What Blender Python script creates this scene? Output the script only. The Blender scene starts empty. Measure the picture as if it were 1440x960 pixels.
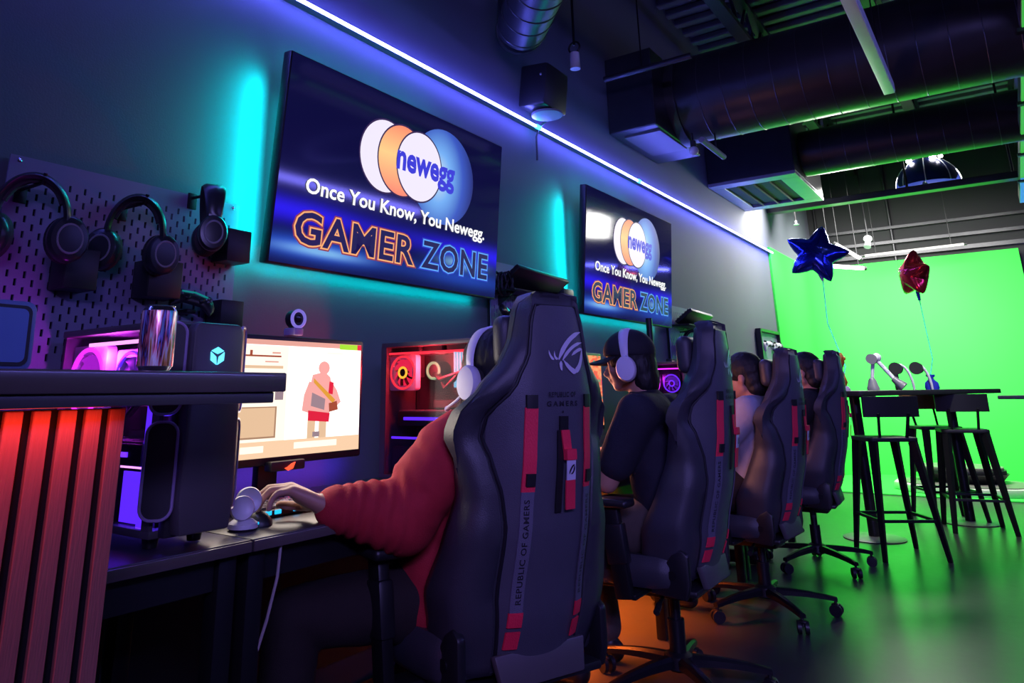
import bpy, bmesh, math, random
from mathutils import Vector, Matrix, Euler, noise

random.seed(7)
S = bpy.context.scene
COL = S.collection

# ------------------------------------------------------------------ camera
cam_d = bpy.data.cameras.new('camera')
cam_d.sensor_width = 36.0
cam_d.lens = 1020.0 / 1440.0 * 36.0
cam_d.shift_x = (720 - 668.5) / 1440.0
cam_d.shift_y = (264.9 - 480) / 1440.0
cam_d.clip_start = 0.02
cam = bpy.data.objects.new('camera', cam_d)
COL.objects.link(cam)
_yaw, _pit, _rol = -0.622793352, 0.272595175, -0.0126642286
_f = Vector((math.sin(_yaw) * math.cos(_pit), math.cos(_yaw) * math.cos(_pit), math.sin(_pit)))
_r = Vector((math.cos(_yaw), -math.sin(_yaw), 0))
_u = _r.cross(_f)
_c, _s = math.cos(_rol), math.sin(_rol)
_R, _U = _c * _r + _s * _u, -_s * _r + _c * _u
cam.matrix_world = Matrix(((_R.x, _U.x, -_f.x, 2.0), (_R.y, _U.y, -_f.y, 0.0), (_R.z, _U.z, -_f.z, 1.05), (0, 0, 0, 1)))
S.camera = cam

# ------------------------------------------------------------------ world, view
W = bpy.data.worlds.new('world')
S.world = W
W.use_nodes = True
W.node_tree.nodes['Background'].inputs[0].default_value = (0.02, 0.02, 0.06, 1)
W.node_tree.nodes['Background'].inputs[1].default_value = 0.3
S.view_settings.view_transform = 'Standard'
S.view_settings.look = 'None'
S.view_settings.exposure = 0.0
S.view_settings.gamma = 1.0
S.view_settings.use_curve_mapping = False
S.cycles.use_denoising = True
S.cycles.max_bounces = 8
S.cycles.diffuse_bounces = 4
S.cycles.glossy_bounces = 4
S.cycles.transparent_max_bounces = 16
S.cycles.sample_clamp_indirect = 6.0
S.cycles.caustics_reflective = False
S.cycles.caustics_refractive = False


def lin(h):
    h = h.lstrip('#')
    o = []
    for i in (0, 2, 4):
        c = int(h[i:i + 2], 16) / 255
        o.append(c / 12.92 if c <= 0.04045 else ((c + 0.055) / 1.055) ** 2.4)
    return (o[0], o[1], o[2], 1.0)


def area(name, loc, direction, sx, sy, power, color, spread=180, up=None):
    d = bpy.data.lights.new(name, 'AREA')
    d.shape = 'RECTANGLE'
    d.size, d.size_y = sx, sy
    d.energy = power
    d.color = color[:3]
    d.spread = math.radians(spread)
    o = bpy.data.objects.new(name, d)
    COL.objects.link(o)
    z = -Vector(direction).normalized()
    x = Vector(up) if up else Vector((0, 0, 1))
    x = (x - z * x.dot(z)).normalized()
    y = z.cross(x)
    m = Matrix((x, y, z)).transposed().to_4x4()
    m.translation = Vector(loc)
    o.matrix_world = m
    return o


def point(name, loc, power, color, r=0.02):
    d = bpy.data.lights.new(name, 'POINT')
    d.energy = power
    d.color = color[:3]
    d.shadow_soft_size = r
    o = bpy.data.objects.new(name, d)
    COL.objects.link(o)
    o.location = loc
    return o


# room light: blue-violet fills added out of view at the right and behind the camera, studio lamps over the green stage,
# the LED line under the desks; lamps that belong to one thing are made with that thing
CYAN = (0.0, 0.88, 0.86)
area('hall_fill_light', (4.45, 3.2, 2.55), (-1, -0.1, -0.35), 0.08, 7.0, 46, (0.20, 0.18, 1.0), up=(0, 0, 1))
area('rear_fill_light', (3.1, -1.1, 2.2), (-0.50, 1, -0.36), 0.10, 2.2, 31, (0.33, 0.26, 1.0), up=(0, 0, 1), spread=85)
area('studio_key_light', (1.15, 8.55, 2.92), (0.0, 0.70, -0.75), 1.2, 2.0, 150, (1, 0.98, 0.92), up=(0, 1, 0), spread=125)
area('studio_fill_light', (0.95, 9.6, 2.75), (-0.5, 0.55, -0.7), 0.6, 1.4, 22, (1, 0.98, 0.92), up=(0, 1, 0), spread=140)
area('stage_front_light', (0.62, 8.1, 2.95), (-0.55, -0.65, -0.75), 0.5, 1.2, 58, (1, 0.98, 0.92), up=(0, 1, 0), spread=155)
area('table_fill_light', (1.9, 5.3, 3.3), (-0.30, 0.55, -1), 0.25, 0.25, 7, (1, 0.97, 0.92), up=(0, 1, 0), spread=50)  # unseen white fill added to brighten the things on the tall table
area('under_desk_light', (0.10, 3.15, 0.66), (0.12, 0, -1), 0.03, 1.7, 44, (1.0, 0.16, 0.02), up=(1, 0, 0), spread=95)
area('bar_strip_light', (0.876, 0.18, 1.030), (-0.20, 0, -1), 0.02, 0.9, 1.4, (1.0, 0.060, 0.030), up=(1, 0, 0))


area('desk_back_light', (0.075, 1.45, 0.80), (-1, 0, 0.15), 0.02, 1.0, 0.9, (0.12, 0.06, 1.0), up=(0, 0, 1))


# ------------------------------------------------------------------ materials
class NT:
    def __init__(self, name):
        self.m = bpy.data.materials.new(name)
        self.m.use_nodes = True
        self.t = self.m.node_tree
        self.b = self.t.nodes['Principled BSDF']
        self.out = self.t.nodes['Material Output']

    def n(self, typ, **kw):
        x = self.t.nodes.new(typ)
        for k, v in kw.items():
            setattr(x, k, v)
        return x

    def l(self, a, b):
        self.t.links.new(a, b)

    def val(self, sock, v):
        if isinstance(v, (int, float)):
            sock.default_value = v
        else:
            self.l(v, sock)

    def math(self, op, a, b=None, c=None):
        x = self.n('ShaderNodeMath', operation=op)
        self.val(x.inputs[0], a)
        if b is not None:
            self.val(x.inputs[1], b)
        if c is not None:
            self.val(x.inputs[2], c)
        return x.outputs[0]

    def gauss(self, x, c, w):
        d = self.math('DIVIDE', self.math('SUBTRACT', x, c), w)
        return self.math('POWER', 2.718, self.math('MULTIPLY', self.math('MULTIPLY', d, d), -1.0))

    def mix(self, f, a, b, kind='MIX'):
        x = self.n('ShaderNodeMix', data_type='RGBA', blend_type=kind)
        self.val(x.inputs['Factor'], f)
        for s, v in ((x.inputs[6], a), (x.inputs[7], b)):
            if isinstance(v, tuple):
                s.default_value = v
            else:
                self.l(v, s)
        return x.outputs[2]


def mat(name, color, rough=0.6, metal=0.0, var=0.12, scale=18.0, bump=0.0, bscale=120.0, coat=0.0, spec=0.5, stretch=None):
    """principled material with a procedural colour variation and fine relief"""
    k = NT(name)
    c = lin(color) if isinstance(color, str) else color
    tc = k.n('ShaderNodeTexCoord')
    src = tc.outputs['Object']
    if stretch:
        mp = k.n('ShaderNodeMapping')
        mp.inputs['Scale'].default_value = stretch
        k.l(src, mp.inputs[0])
        src = mp.outputs[0]
    nz = k.n('ShaderNodeTexNoise')
    nz.inputs['Scale'].default_value = scale
    nz.inputs['Detail'].default_value = 4
    k.l(src, nz.inputs['Vector'])
    lo = tuple(x * (1 - var) for x in c[:3]) + (1,)
    hi = tuple(min(1, x * (1 + var)) for x in c[:3]) + (1,)
    k.l(k.mix(nz.outputs['Fac'], lo, hi), k.b.inputs['Base Color'])
    k.b.inputs['Roughness'].default_value = rough
    k.b.inputs['Metallic'].default_value = metal
    k.b.inputs['Specular IOR Level'].default_value = spec
    k.b.inputs['Coat Weight'].default_value = coat
    if bump > 0:
        n2 = k.n('ShaderNodeTexNoise')
        n2.inputs['Scale'].default_value = bscale
        n2.inputs['Detail'].default_value = 3
        k.l(src, n2.inputs['Vector'])
        bp = k.n('ShaderNodeBump')
        bp.inputs['Strength'].default_value = bump
        bp.inputs['Distance'].default_value = 0.004
        k.l(n2.outputs['Fac'], bp.inputs['Height'])
        k.l(bp.outputs[0], k.b.inputs['Normal'])
    return k.m


def emis(name, color, strength=1.0):
    k = NT(name)
    c = lin(color) if isinstance(color, str) else color
    k.b.inputs['Base Color'].default_value = (0.02, 0.02, 0.02, 1)
    k.b.inputs['Emission Color'].default_value = c
    k.b.inputs['Emission Strength'].default_value = strength
    return k.m


def glass_mat(name, tint, alpha=0.85, rough=0.03):
    k = NT(name)
    tr = k.n('ShaderNodeBsdfTransparent')
    tr.inputs[0].default_value = tint
    gl = k.n('ShaderNodeBsdfGlossy')
    gl.inputs['Roughness'].default_value = rough
    gl.inputs[0].default_value = (0.8, 0.8, 0.8, 1)
    fr = k.n('ShaderNodeFresnel')
    fr.inputs[0].default_value = 1.45
    mx = k.n('ShaderNodeMixShader')
    k.l(k.math('MULTIPLY', fr.outputs[0], 0.14), mx.inputs[0])
    k.l(tr.outputs[0], mx.inputs[1])
    k.l(gl.outputs[0], mx.inputs[2])
    k.l(mx.outputs[0], k.out.inputs[0])
    return k.m


M = {}
M['wall'] = mat('painted_wall', (0.12, 0.125, 0.165, 1), 0.75, var=0.06, scale=3, bump=0.12, bscale=160)
M['black_wall'] = mat('black_wall', (0.010, 0.011, 0.013, 1), 0.7, var=0.15, scale=3)
M['green'] = mat('chroma_green_paint', (0.033, 0.72, 0.058, 1), 0.75, var=0.04, scale=2)
M['black'] = mat('black_plastic', (0.012, 0.012, 0.014, 1), 0.42)
M['black_gloss'] = mat('black_gloss', (0.010, 0.010, 0.012, 1), 0.15)
M['black_matte'] = mat('black_matte', (0.010, 0.010, 0.011, 1), 0.8)
M['steel_black'] = mat('black_powder_coated_steel', (0.012, 0.012, 0.014, 1), 0.4, metal=0.3)
M['duct'] = mat('dark_painted_duct', (0.045, 0.045, 0.05, 1), 0.36, metal=0.55, var=0.2, scale=9)
M['duct_seam'] = mat('duct_seam', (0.09, 0.09, 0.10, 1), 0.35, metal=0.6)
M['deck'] = mat('roof_deck', (0.16, 0.16, 0.165, 1), 0.6, metal=0.2)
M['leather'] = mat('dark_leatherette', (0.075, 0.075, 0.095, 1), 0.42, var=0.10, scale=30, bump=0.25, bscale=420)
M['leather_rim'] = mat('dark_leatherette_rim', (0.042, 0.042, 0.052, 1), 0.40, var=0.10, scale=30, bump=0.25, bscale=420)
M['piping'] = mat('piping', (0.012, 0.012, 0.016, 1), 0.5)
M['red_strap'] = mat('red_webbing', (0.92, 0.025, 0.07, 1), 0.6, bump=0.5, bscale=500, stretch=(1, 1, 0.3))
M['grey_strap'] = mat('grey_webbing', (0.12, 0.12, 0.16, 1), 0.6, bump=0.4, bscale=500)
M['silver_print'] = mat('silver_print', (0.62, 0.60, 0.70, 1), 0.4, var=0.04)
M['dark_print'] = mat('dark_print', (0.014, 0.014, 0.02, 1), 0.5)
M['white_plastic'] = mat('white_plastic', (0.72, 0.72, 0.76, 1), 0.35, var=0.04)
M['grey_plastic'] = mat('grey_plastic', (0.20, 0.20, 0.22, 1), 0.4)
M['cushion'] = mat('ear_cushion', (0.02, 0.02, 0.022, 1), 0.8)
M['skin'] = mat('skin', (0.50, 0.26, 0.17, 1), 0.5, var=0.10, scale=25, bump=0.06, bscale=180)
M['hair'] = mat('black_hair', (0.004, 0.004, 0.005, 1), 0.6, var=0.4, scale=60, bump=0.8, bscale=90, stretch=(1, 1, 0.2))
M['hoodie'] = mat('red_cotton', (0.46, 0.018, 0.030, 1), 0.85, var=0.16, scale=40, bump=0.4, bscale=300)
M['navy_shirt'] = mat('navy_cotton', (0.014, 0.015, 0.026, 1), 0.85, var=0.16, scale=40, bump=0.4, bscale=300)
M['white_shirt'] = mat('pale_cotton', (0.36, 0.36, 0.42, 1), 0.85, var=0.1, scale=40, bump=0.4, bscale=300)
M['black_shirt'] = mat('black_cotton', (0.010, 0.011, 0.014, 1), 0.85, var=0.16, scale=40, bump=0.4, bscale=300)
M['dark_pants'] = mat('dark_brown_cotton', (0.018, 0.011, 0.009, 1), 0.85, var=0.2, scale=40, bump=0.4, bscale=300)
M['khaki_pants'] = mat('khaki_cotton', (0.09, 0.07, 0.055, 1), 0.85, var=0.2, scale=40, bump=0.4, bscale=300)
M['cap'] = mat('black_cap_cloth', (0.008, 0.008, 0.012, 1), 0.8, bump=0.3, bscale=300)
M['slat'] = mat('oiled_timber_slat', (0.30, 0.12, 0.10, 1), 0.6, var=0.35, scale=14, bump=0.25, bscale=60, stretch=(6, 6, 0.5))
M['felt'] = mat('black_felt', (0.006, 0.006, 0.007, 1), 0.95)
M['laminate'] = mat('dark_laminate', (0.115, 0.090, 0.085, 1), 0.25, var=0.3, scale=5, coat=0.3)
M['laminate_low'] = mat('dark_laminate_underlayer', (0.085, 0.078, 0.08, 1), 0.3, var=0.2, scale=5)
M['desk'] = mat('dark_desk_board', (0.050, 0.043, 0.045, 1), 0.33, var=0.25, scale=7, stretch=(4, 1, 1), bump=0.1, bscale=80)
M['peg'] = mat('grey_pegboard', (0.22, 0.185, 0.33, 1), 0.55, var=0.06)
M['screw'] = mat('steel_screw', (0.6, 0.6, 0.65, 1), 0.25, metal=1)
M['chrome'] = mat('chrome', (0.55, 0.55, 0.6, 1), 0.18, metal=1)
M['table_top'] = mat('black_table_board', (0.014, 0.014, 0.016, 1), 0.5)
M['base_plate'] = mat('grey_steel_plate', (0.20, 0.19, 0.18, 1), 0.45, metal=0.6)
M['brown_wood'] = mat('brown_timber', (0.34, 0.15, 0.07, 1), 0.5, var=0.3, stretch=(8, 1, 1))
M['disc_side'] = mat('pale_disc_rim', (0.55, 0.55, 0.50, 1), 0.5)
M['disc_top'] = mat('grey_disc_top', (0.14, 0.13, 0.12, 1), 0.4)
M['diffuser'] = mat('opal_diffuser', (0.72, 0.72, 0.74, 1), 0.45, var=0.02)
M['case'] = mat('pc_case_steel', (0.11, 0.10, 0.105, 1), 0.42, metal=0.2, var=0.06)
M['case_in'] = mat('pc_case_inside', (0.03, 0.03, 0.034, 1), 0.5)
M['lavender_trim'] = mat('pale_violet_trim', (0.40, 0.30, 0.50, 1), 0.35)
M['glass'] = glass_mat('tinted_glass', (0.72, 0.70, 0.76, 1))
M['blue_foil'] = mat('blue_foil', (0.03, 0.05, 0.55, 1), 0.16, metal=0.9, var=0.3, scale=12)
M['red_foil'] = mat('red_foil', (0.62, 0.03, 0.06, 1), 0.16, metal=0.9, var=0.3, scale=12)
M['ribbon'] = mat('cyan_ribbon', (0.10, 0.55, 0.62, 1), 0.4)
M['blue_cloth'] = mat('blue_cloth', (0.01, 0.02, 0.45, 1), 0.7)
M['orange_toy'] = mat('orange_brown_plastic', (0.42, 0.13, 0.02, 1), 0.4, var=0.5, scale=60)
M['sprinkler'] = mat('pale_metal', (0.5, 0.5, 0.52, 1), 0.3, metal=0.7)
M['white_cable'] = mat('pale_cable', (0.42, 0.36, 0.36, 1), 0.5)
M['tablet_face'] = mat('blue_grey_panel', (0.10, 0.20, 0.50, 1), 0.4, var=0.1, scale=6)
M['tablet_rim'] = mat('blue_grey_rim', (0.13, 0.20, 0.46, 1), 0.4)

# floor: dark polished concrete, uneven gloss
k = NT('polished_concrete')
tc = k.n('ShaderNodeTexCoord')
n1 = k.n('ShaderNodeTexNoise'); n1.inputs['Scale'].default_value = 1.3; n1.inputs['Detail'].default_value = 6
n2 = k.n('ShaderNodeTexNoise'); n2.inputs['Scale'].default_value = 22; n2.inputs['Detail'].default_value = 5
k.l(tc.outputs['Object'], n1.inputs[0]); k.l(tc.outputs['Object'], n2.inputs[0])
k.l(k.mix(n1.outputs['Fac'], (0.030, 0.030, 0.029, 1), (0.065, 0.064, 0.060, 1)), k.b.inputs['Base Color'])
k.l(k.math('MULTIPLY_ADD', n2.outputs['Fac'], 0.05, 0.29), k.b.inputs['Roughness'])
bp = k.n('ShaderNodeBump'); bp.inputs['Strength'].default_value = 0.04; bp.inputs['Distance'].default_value = 0.002
k.l(n2.outputs['Fac'], bp.inputs['Height']); k.l(bp.outputs[0], k.b.inputs['Normal'])
M['floor'] = k.m

# wall-television picture: navy with a blue horizon band and two flares (uv = 0..1 across the panel, v down)
k = NT('television_picture')
uvn = k.n('ShaderNodeUVMap')
sp = k.n('ShaderNodeSeparateXYZ'); k.l(uvn.outputs[0], sp.inputs[0])
u, v = sp.outputs[0], sp.outputs[1]
base = k.mix(v, lin('#0d0d3c'), lin('#14124a'))
edge = k.math('ADD', k.gauss(u, 0.0, 0.28), k.gauss(u, 1.0, 0.35))
band = k.math('MULTIPLY', k.gauss(v, 0.75, 0.055), k.math('MINIMUM', k.math('ADD', edge, 0.25), 1.0))
c1 = k.mix(band, base, lin('#3020ff'))
low = k.math('MULTIPLY', k.gauss(v, 0.915, 0.05), k.math('ADD', k.gauss(u, 0.15, 0.22), k.math('MULTIPLY', k.gauss(u, 0.8, 0.3), 0.5)))
c2 = k.mix(k.math('MINIMUM', low, 1.0), c1, lin('#3060f0'))
fl = k.math('MULTIPLY', k.gauss(v, 0.92, 0.022), k.gauss(u, 0.17, 0.13))
fl2 = k.math('MULTIPLY', k.gauss(v, 0.83, 0.03), k.gauss(u, 0.80, 0.10))
c3 = k.mix(k.math('MINIMUM', k.math('ADD', fl, fl2), 0.9), c2, lin('#8ac8ff'))
k.b.inputs['Base Color'].default_value = (0.005, 0.005, 0.008, 1)
k.b.inputs['Roughness'].default_value = 0.07
k.l(c3, k.b.inputs['Emission Color']); k.b.inputs['Emission Strength'].default_value = 0.85
M['tv_picture'] = k.m


def uv_ramp(name, stops, axis=0, strength=1.0):
    k = NT(name)
    uvn = k.n('ShaderNodeUVMap')
    sp = k.n('ShaderNodeSeparateXYZ'); k.l(uvn.outputs[0], sp.inputs[0])
    r = k.n('ShaderNodeValToRGB')
    k.l(sp.outputs[axis], r.inputs[0])
    e = r.color_ramp.elements
    while len(e) < len(stops):
        e.new(0.5)
    for i, (p, c) in enumerate(stops):
        e[i].position = p; e[i].color = lin(c)
    k.b.inputs['Base Color'].default_value = (0.01, 0.01, 0.01, 1)
    k.l(r.outputs[0], k.b.inputs['Emission Color']); k.b.inputs['Emission Strength'].default_value = strength
    return k.m


M['egg_orange'] = uv_ramp('egg_orange', [(0, '#ff8f6a'), (0.45, '#ffd28a'), (1, '#ff8a70')], 1, 1.0)
M['egg_white'] = emis('egg_white', '#f4ecff', 1.0)
M['egg_line'] = emis('egg_outline', '#33204a', 1.0)
M['word_blue'] = emis('word_blue', '#3a3ad8', 1.0)
M['word_white'] = emis('word_white', '#ffffff', 1.05)
M['word_navy'] = emis('word_navy', '#1a1450', 1.0)
M['glow_o1'] = emis('outline_orange', '#ffb070', 1.0)
M['glow_o2'] = emis('outline_orange_soft', '#8a3550', 1.0)
M['glow_b1'] = emis('outline_blue', '#5ea8ff', 1.0)
M['glow_b2'] = emis('outline_blue_soft', '#2238c0', 1.0)
# the blue globe behind the eggs: bright at its left, fading to the panel colour
k = NT('picture_globe')
uvn = k.n('ShaderNodeUVMap'); sp = k.n('ShaderNodeSeparateXYZ'); k.l(uvn.outputs[0], sp.inputs[0])
du = k.math('SUBTRACT', sp.outputs[0], 0.42); dv = k.math('SUBTRACT', sp.outputs[1], 0.52)
rr = k.math('SQRT', k.math('ADD', k.math('MULTIPLY', du, du), k.math('MULTIPLY', k.math('MULTIPLY', dv, dv), 0.55)))
ramp = k.n('ShaderNodeValToRGB'); k.l(rr, ramp.inputs[0])
e = ramp.color_ramp.elements
e[0].position = 0.0; e[0].color = lin('#d8f0ff'); e[1].position = 0.58; e[1].color = lin('#1c2474')
x = e.new(0.2); x.color = lin('#7ab8ff'); x = e.new(0.4); x.color = lin('#3a5ac8')
k.b.inputs['Base Color'].default_value = (0.01, 0.01, 0.01, 1)
k.l(ramp.outputs[0], k.b.inputs['Emission Color']); k.b.inputs['Emission Strength'].default_value = 0.9
M['globe'] = k.m

# soft-drink can: holographic foil sleeve, warm reflections put into its stripe colours
k = NT('holographic_sleeve')
tc = k.n('ShaderNodeTexCoord'); mp = k.n('ShaderNodeMapping'); mp.inputs['Scale'].default_value = (85, 85, 7)
k.l(tc.outputs['Object'], mp.inputs[0])
nz = k.n('ShaderNodeTexNoise'); nz.inputs['Scale'].default_value = 1.0; nz.inputs['Detail'].default_value = 4; k.l(mp.outputs[0], nz.inputs[0])
rp = k.n('ShaderNodeValToRGB'); k.l(nz.outputs['Fac'], rp.inputs[0])
e = rp.color_ramp.elements
e[0].position = 0.30; e[0].color = lin('#e03020'); e[1].position = 0.72; e[1].color = lin('#4a7ae0')
for p, c in ((0.37, '#401018'), (0.43, '#ffb060'), (0.49, '#ffffff'), (0.53, '#ff8090'), (0.57, '#301828'), (0.61, '#b0a0ff'), (0.66, '#30e0a0')):
    x = e.new(p); x.color = lin(c)
k.l(rp.outputs[0], k.b.inputs['Base Color'])
k.b.inputs['Metallic'].default_value = 0.3; k.b.inputs['Roughness'].default_value = 0.25
M['can'] = k.m


def noise_screen(name, cols, scale, strength):
    k = NT(name)
    uvn = k.n('ShaderNodeUVMap')
    vo = k.n('ShaderNodeTexNoise'); vo.inputs['Scale'].default_value = scale; vo.inputs['Detail'].default_value = 3
    k.l(uvn.outputs[0], vo.inputs[0])
    r = k.n('ShaderNodeValToRGB'); k.l(vo.outputs['Fac'], r.inputs[0])
    e = r.color_ramp.elements
    n = len(cols)
    while len(e) < n:
        e.new(0.5)
    for i, c in enumerate(cols):
        e[i].position = 0.30 + 0.42 * i / (n - 1); e[i].color = lin(c)
    k.b.inputs['Base Color'].default_value = (0.01, 0.01, 0.01, 1)
    k.l(r.outputs[0], k.b.inputs['Emission Color']); k.b.inputs['Emission Strength'].default_value = strength
    return k.m


M['game_a'] = noise_screen('game_picture_orange', ['#108070', '#20b090', '#ff5030', '#ffb070', '#ff4a30', '#40b080', '#f8f0e0'], 6.0, 1.0)
M['game_b'] = noise_screen('game_picture_pink', ['#ffb060', '#ff70c0', '#ffe0c0', '#e030e0', '#ff5050'], 3.5, 1.2)


# ------------------------------------------------------------------ mesh helpers
def bm_new():
    return bmesh.new()


def merge(dst, src, mtx=None):
    me = bpy.data.meshes.new('tmp')
    if mtx is not None:
        src.transform(mtx)
    src.to_mesh(me); src.free()
    dst.from_mesh(me)
    bpy.data.meshes.remove(me)
    return dst


def box(bm, c, s, bev=0.0, rot=None, seg=2):
    t = bmesh.new()
    bmesh.ops.create_cube(t, size=1.0)
    bmesh.ops.scale(t, vec=Vector(s), verts=t.verts)
    if bev > 0:
        bmesh.ops.bevel(t, geom=list(t.edges), offset=min(bev, min(s) * 0.45), segments=seg, profile=0.5, affect='EDGES')
    m = Matrix.Translation(Vector(c))
    if rot is not None:
        m = m @ (rot.to_matrix().to_4x4() if isinstance(rot, Euler) else rot.to_4x4())
    return merge(bm, t, m)


def frame_dir(d, up=None):
    z = Vector(d).normalized()
    a = Vector(up) if up else (Vector((0, 0, 1)) if abs(z.z) < 0.95 else Vector((1, 0, 0)))
    x = a.cross(z).normalized()
    y = z.cross(x)
    return Matrix((x, y, z)).transposed()


def cone(bm, p0, p1, r0, r1=None, n=16, caps=True):
    p0, p1 = Vector(p0), Vector(p1)
    r1 = r0 if r1 is None else r1
    t = bmesh.new()
    d = p1 - p0
    bmesh.ops.create_cone(t, cap_ends=caps, segments=n, radius1=r0, radius2=r1, depth=d.length)
    m = Matrix.Translation((p0 + p1) / 2) @ frame_dir(d).to_4x4()
    return merge(bm, t, m)


def bar(bm, p0, p1, w, h, bev=0.0, up=None):
    p0, p1 = Vector(p0), Vector(p1)
    d = p1 - p0
    t = bmesh.new()
    bmesh.ops.create_cube(t, size=1.0)
    bmesh.ops.scale(t, vec=Vector((w, h, d.length)), verts=t.verts)
    if bev > 0:
        bmesh.ops.bevel(t, geom=list(t.edges), offset=bev, segments=2, profile=0.5, affect='EDGES')
    return merge(bm, t, Matrix.Translation((p0 + p1) / 2) @ frame_dir(d, up).to_4x4())


def ball(bm, c, r, sub=2, rot=None):
    t = bmesh.new()
    bmesh.ops.create_icosphere(t, subdivisions=sub, radius=1.0)
    r = (r, r, r) if isinstance(r, (int, float)) else r
    bmesh.ops.scale(t, vec=Vector(r), verts=t.verts)
    m = Matrix.Translation(Vector(c))
    if rot is not None:
        m = m @ (rot.to_matrix().to_4x4() if isinstance(rot, Euler) else rot.to_4x4())
    return merge(bm, t, m)


def tube(bm, pts, r, n=10, closed=False, flat=1.0, up=None):
    """sweep a (possibly flattened) circle along pts; r a number or one per point"""
    pts = [Vector(p) for p in pts]
    N = len(pts)
    rs = [r] * N if isinstance(r, (int, float)) else r
    rings = []
    prev = None
    for i, p in enumerate(pts):
        a = pts[(i - 1) % N] if (closed or i > 0) else p
        b = pts[(i + 1) % N] if (closed or i < N - 1) else p
        d = (b - a).normalized()
        if up is not None:
            x = Vector(up).cross(d)
            if x.length < 1e-4:
                x = prev or Vector((1, 0, 0))
            x.normalize()
        elif prev is None:
            x = (Vector((0, 0, 1)) if abs(d.z) < 0.9 else Vector((1, 0, 0))).cross(d).normalized()
        else:
            x = (prev - d * prev.dot(d)).normalized()
        prev = x
        y = d.cross(x)
        rings.append([bm.verts.new(p + x * math.cos(t) * rs[i] + y * math.sin(t) * rs[i] * flat)
                      for t in (2 * math.pi * k / n for k in range(n))])
    for i in range(N if closed else N - 1):
        A, B = rings[i], rings[(i + 1) % N]
        for k in range(n):
            bm.faces.new((A[k], A[(k + 1) % n], B[(k + 1) % n], B[k]))
    if not closed:
        bm.faces.new(rings[0][::-1]); bm.faces.new(rings[-1])
    return bm


def loft(bm, rings, cap=True, closed_ring=True):
    R = [[bm.verts.new(Vector(p)) for p in r] for r in rings]
    n = len(R[0])
    for a, b in zip(R[:-1], R[1:]):
        for k in range(n if closed_ring else n - 1):
            bm.faces.new((a[k], a[(k + 1) % n], b[(k + 1) % n], b[k]))
    if cap:
        bm.faces.new(R[0][::-1]); bm.faces.new(R[-1])
    return bm


def lathe(bm, prof, c=(0, 0, 0), n=24, axis=None):
    t = bmesh.new()
    rings = [[(max(r, 1e-4) * math.cos(2 * math.pi * k / n), max(r, 1e-4) * math.sin(2 * math.pi * k / n), z) for k in range(n)] for r, z in prof]
    loft(t, rings)
    m = Matrix.Translation(Vector(c))
    if axis is not None:
        m = m @ frame_dir(axis).to_4x4()
    return merge(bm, t, m)


def prism(bm, poly, depth, mtx=None, bev=0.0):
    """polygon in XY extruded along +Z"""
    t = bmesh.new()
    lo = [t.verts.new((x, y, 0)) for x, y in poly]
    hi = [t.verts.new((x, y, depth)) for x, y in poly]
    n = len(poly)
    t.faces.new(lo[::-1]); t.faces.new(hi)
    for k in range(n):
        t.faces.new((lo[k], lo[(k + 1) % n], hi[(k + 1) % n], hi[k]))
    bmesh.ops.recalc_face_normals(t, faces=t.faces)
    if bev > 0:
        bmesh.ops.bevel(t, geom=list(t.edges), offset=bev, segments=2, profile=0.5, affect='EDGES')
    return merge(bm, t, mtx)


def torus(bm, c, R, r, axis=(0, 0, 1), n=28, m=8, flat=1.0):
    F = frame_dir(axis)
    pts = [Vector(c) + F @ Vector((R * math.cos(2 * math.pi * k / n), R * math.sin(2 * math.pi * k / n), 0)) for k in range(n)]
    return tube(bm, pts, r, m, closed=True)


def rrect(w, h, r, n=5):
    o = []
    for cx, cy, a in ((w / 2 - r, h / 2 - r, 0), (-w / 2 + r, h / 2 - r, 90), (-w / 2 + r, -h / 2 + r, 180), (w / 2 - r, -h / 2 + r, 270)):
        for k in range(n + 1):
            t = math.radians(a + 90 * k / n)
            o.append((cx + r * math.cos(t), cy + r * math.sin(t)))
    return o


def quad_uv(bm, pts, uvs=((0, 1), (1, 1), (1, 0), (0, 0))):
    """quad with uv; default pts order: bottom-left, bottom-right, top-right, top-left and v counts down"""
    lay = bm.loops.layers.uv.verify()
    f = bm.faces.new([bm.verts.new(Vector(p)) for p in pts])
    for l, q in zip(f.loops, uvs):
        l[lay].uv = q
    return f


def ellipse_uv(bm, w, h, mtx, n=48):
    lay = bm.loops.layers.uv.verify()
    vs = [bm.verts.new(mtx @ Vector((w / 2 * math.cos(2 * math.pi * k / n), h / 2 * math.sin(2 * math.pi * k / n), 0))) for k in range(n)]
    f = bm.faces.new(vs)
    for k, l in enumerate(f.loops):
        a = 2 * math.pi * k / n
        l[lay].uv = (0.5 + 0.5 * math.cos(a), 0.5 - 0.5 * math.sin(a))


def root_mtx(o):
    m = o.matrix_basis.copy()
    while o.parent:
        o = o.parent
        m = o.matrix_basis @ m
    return m


def obj(name, bm, m, parent=None, world=False, smooth=35, kind=None, label=None):
    if world and parent is not None:
        bm.transform(root_mtx(parent).inverted())
    bmesh.ops.recalc_face_normals(bm, faces=bm.faces) if len(bm.faces) > 1 else None
    me = bpy.data.meshes.new(name)
    bm.to_mesh(me); bm.free()
    if smooth:
        for p in me.polygons:
            p.use_smooth = True
        me.set_sharp_from_angle(angle=math.radians(smooth))
    me.materials.append(M[m] if isinstance(m, str) else m)
    o = bpy.data.objects.new(name, me)
    COL.objects.link(o)
    o.parent = parent
    if kind:
        o['kind'] = kind
    if label:
        o['label'] = label
    return o


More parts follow.
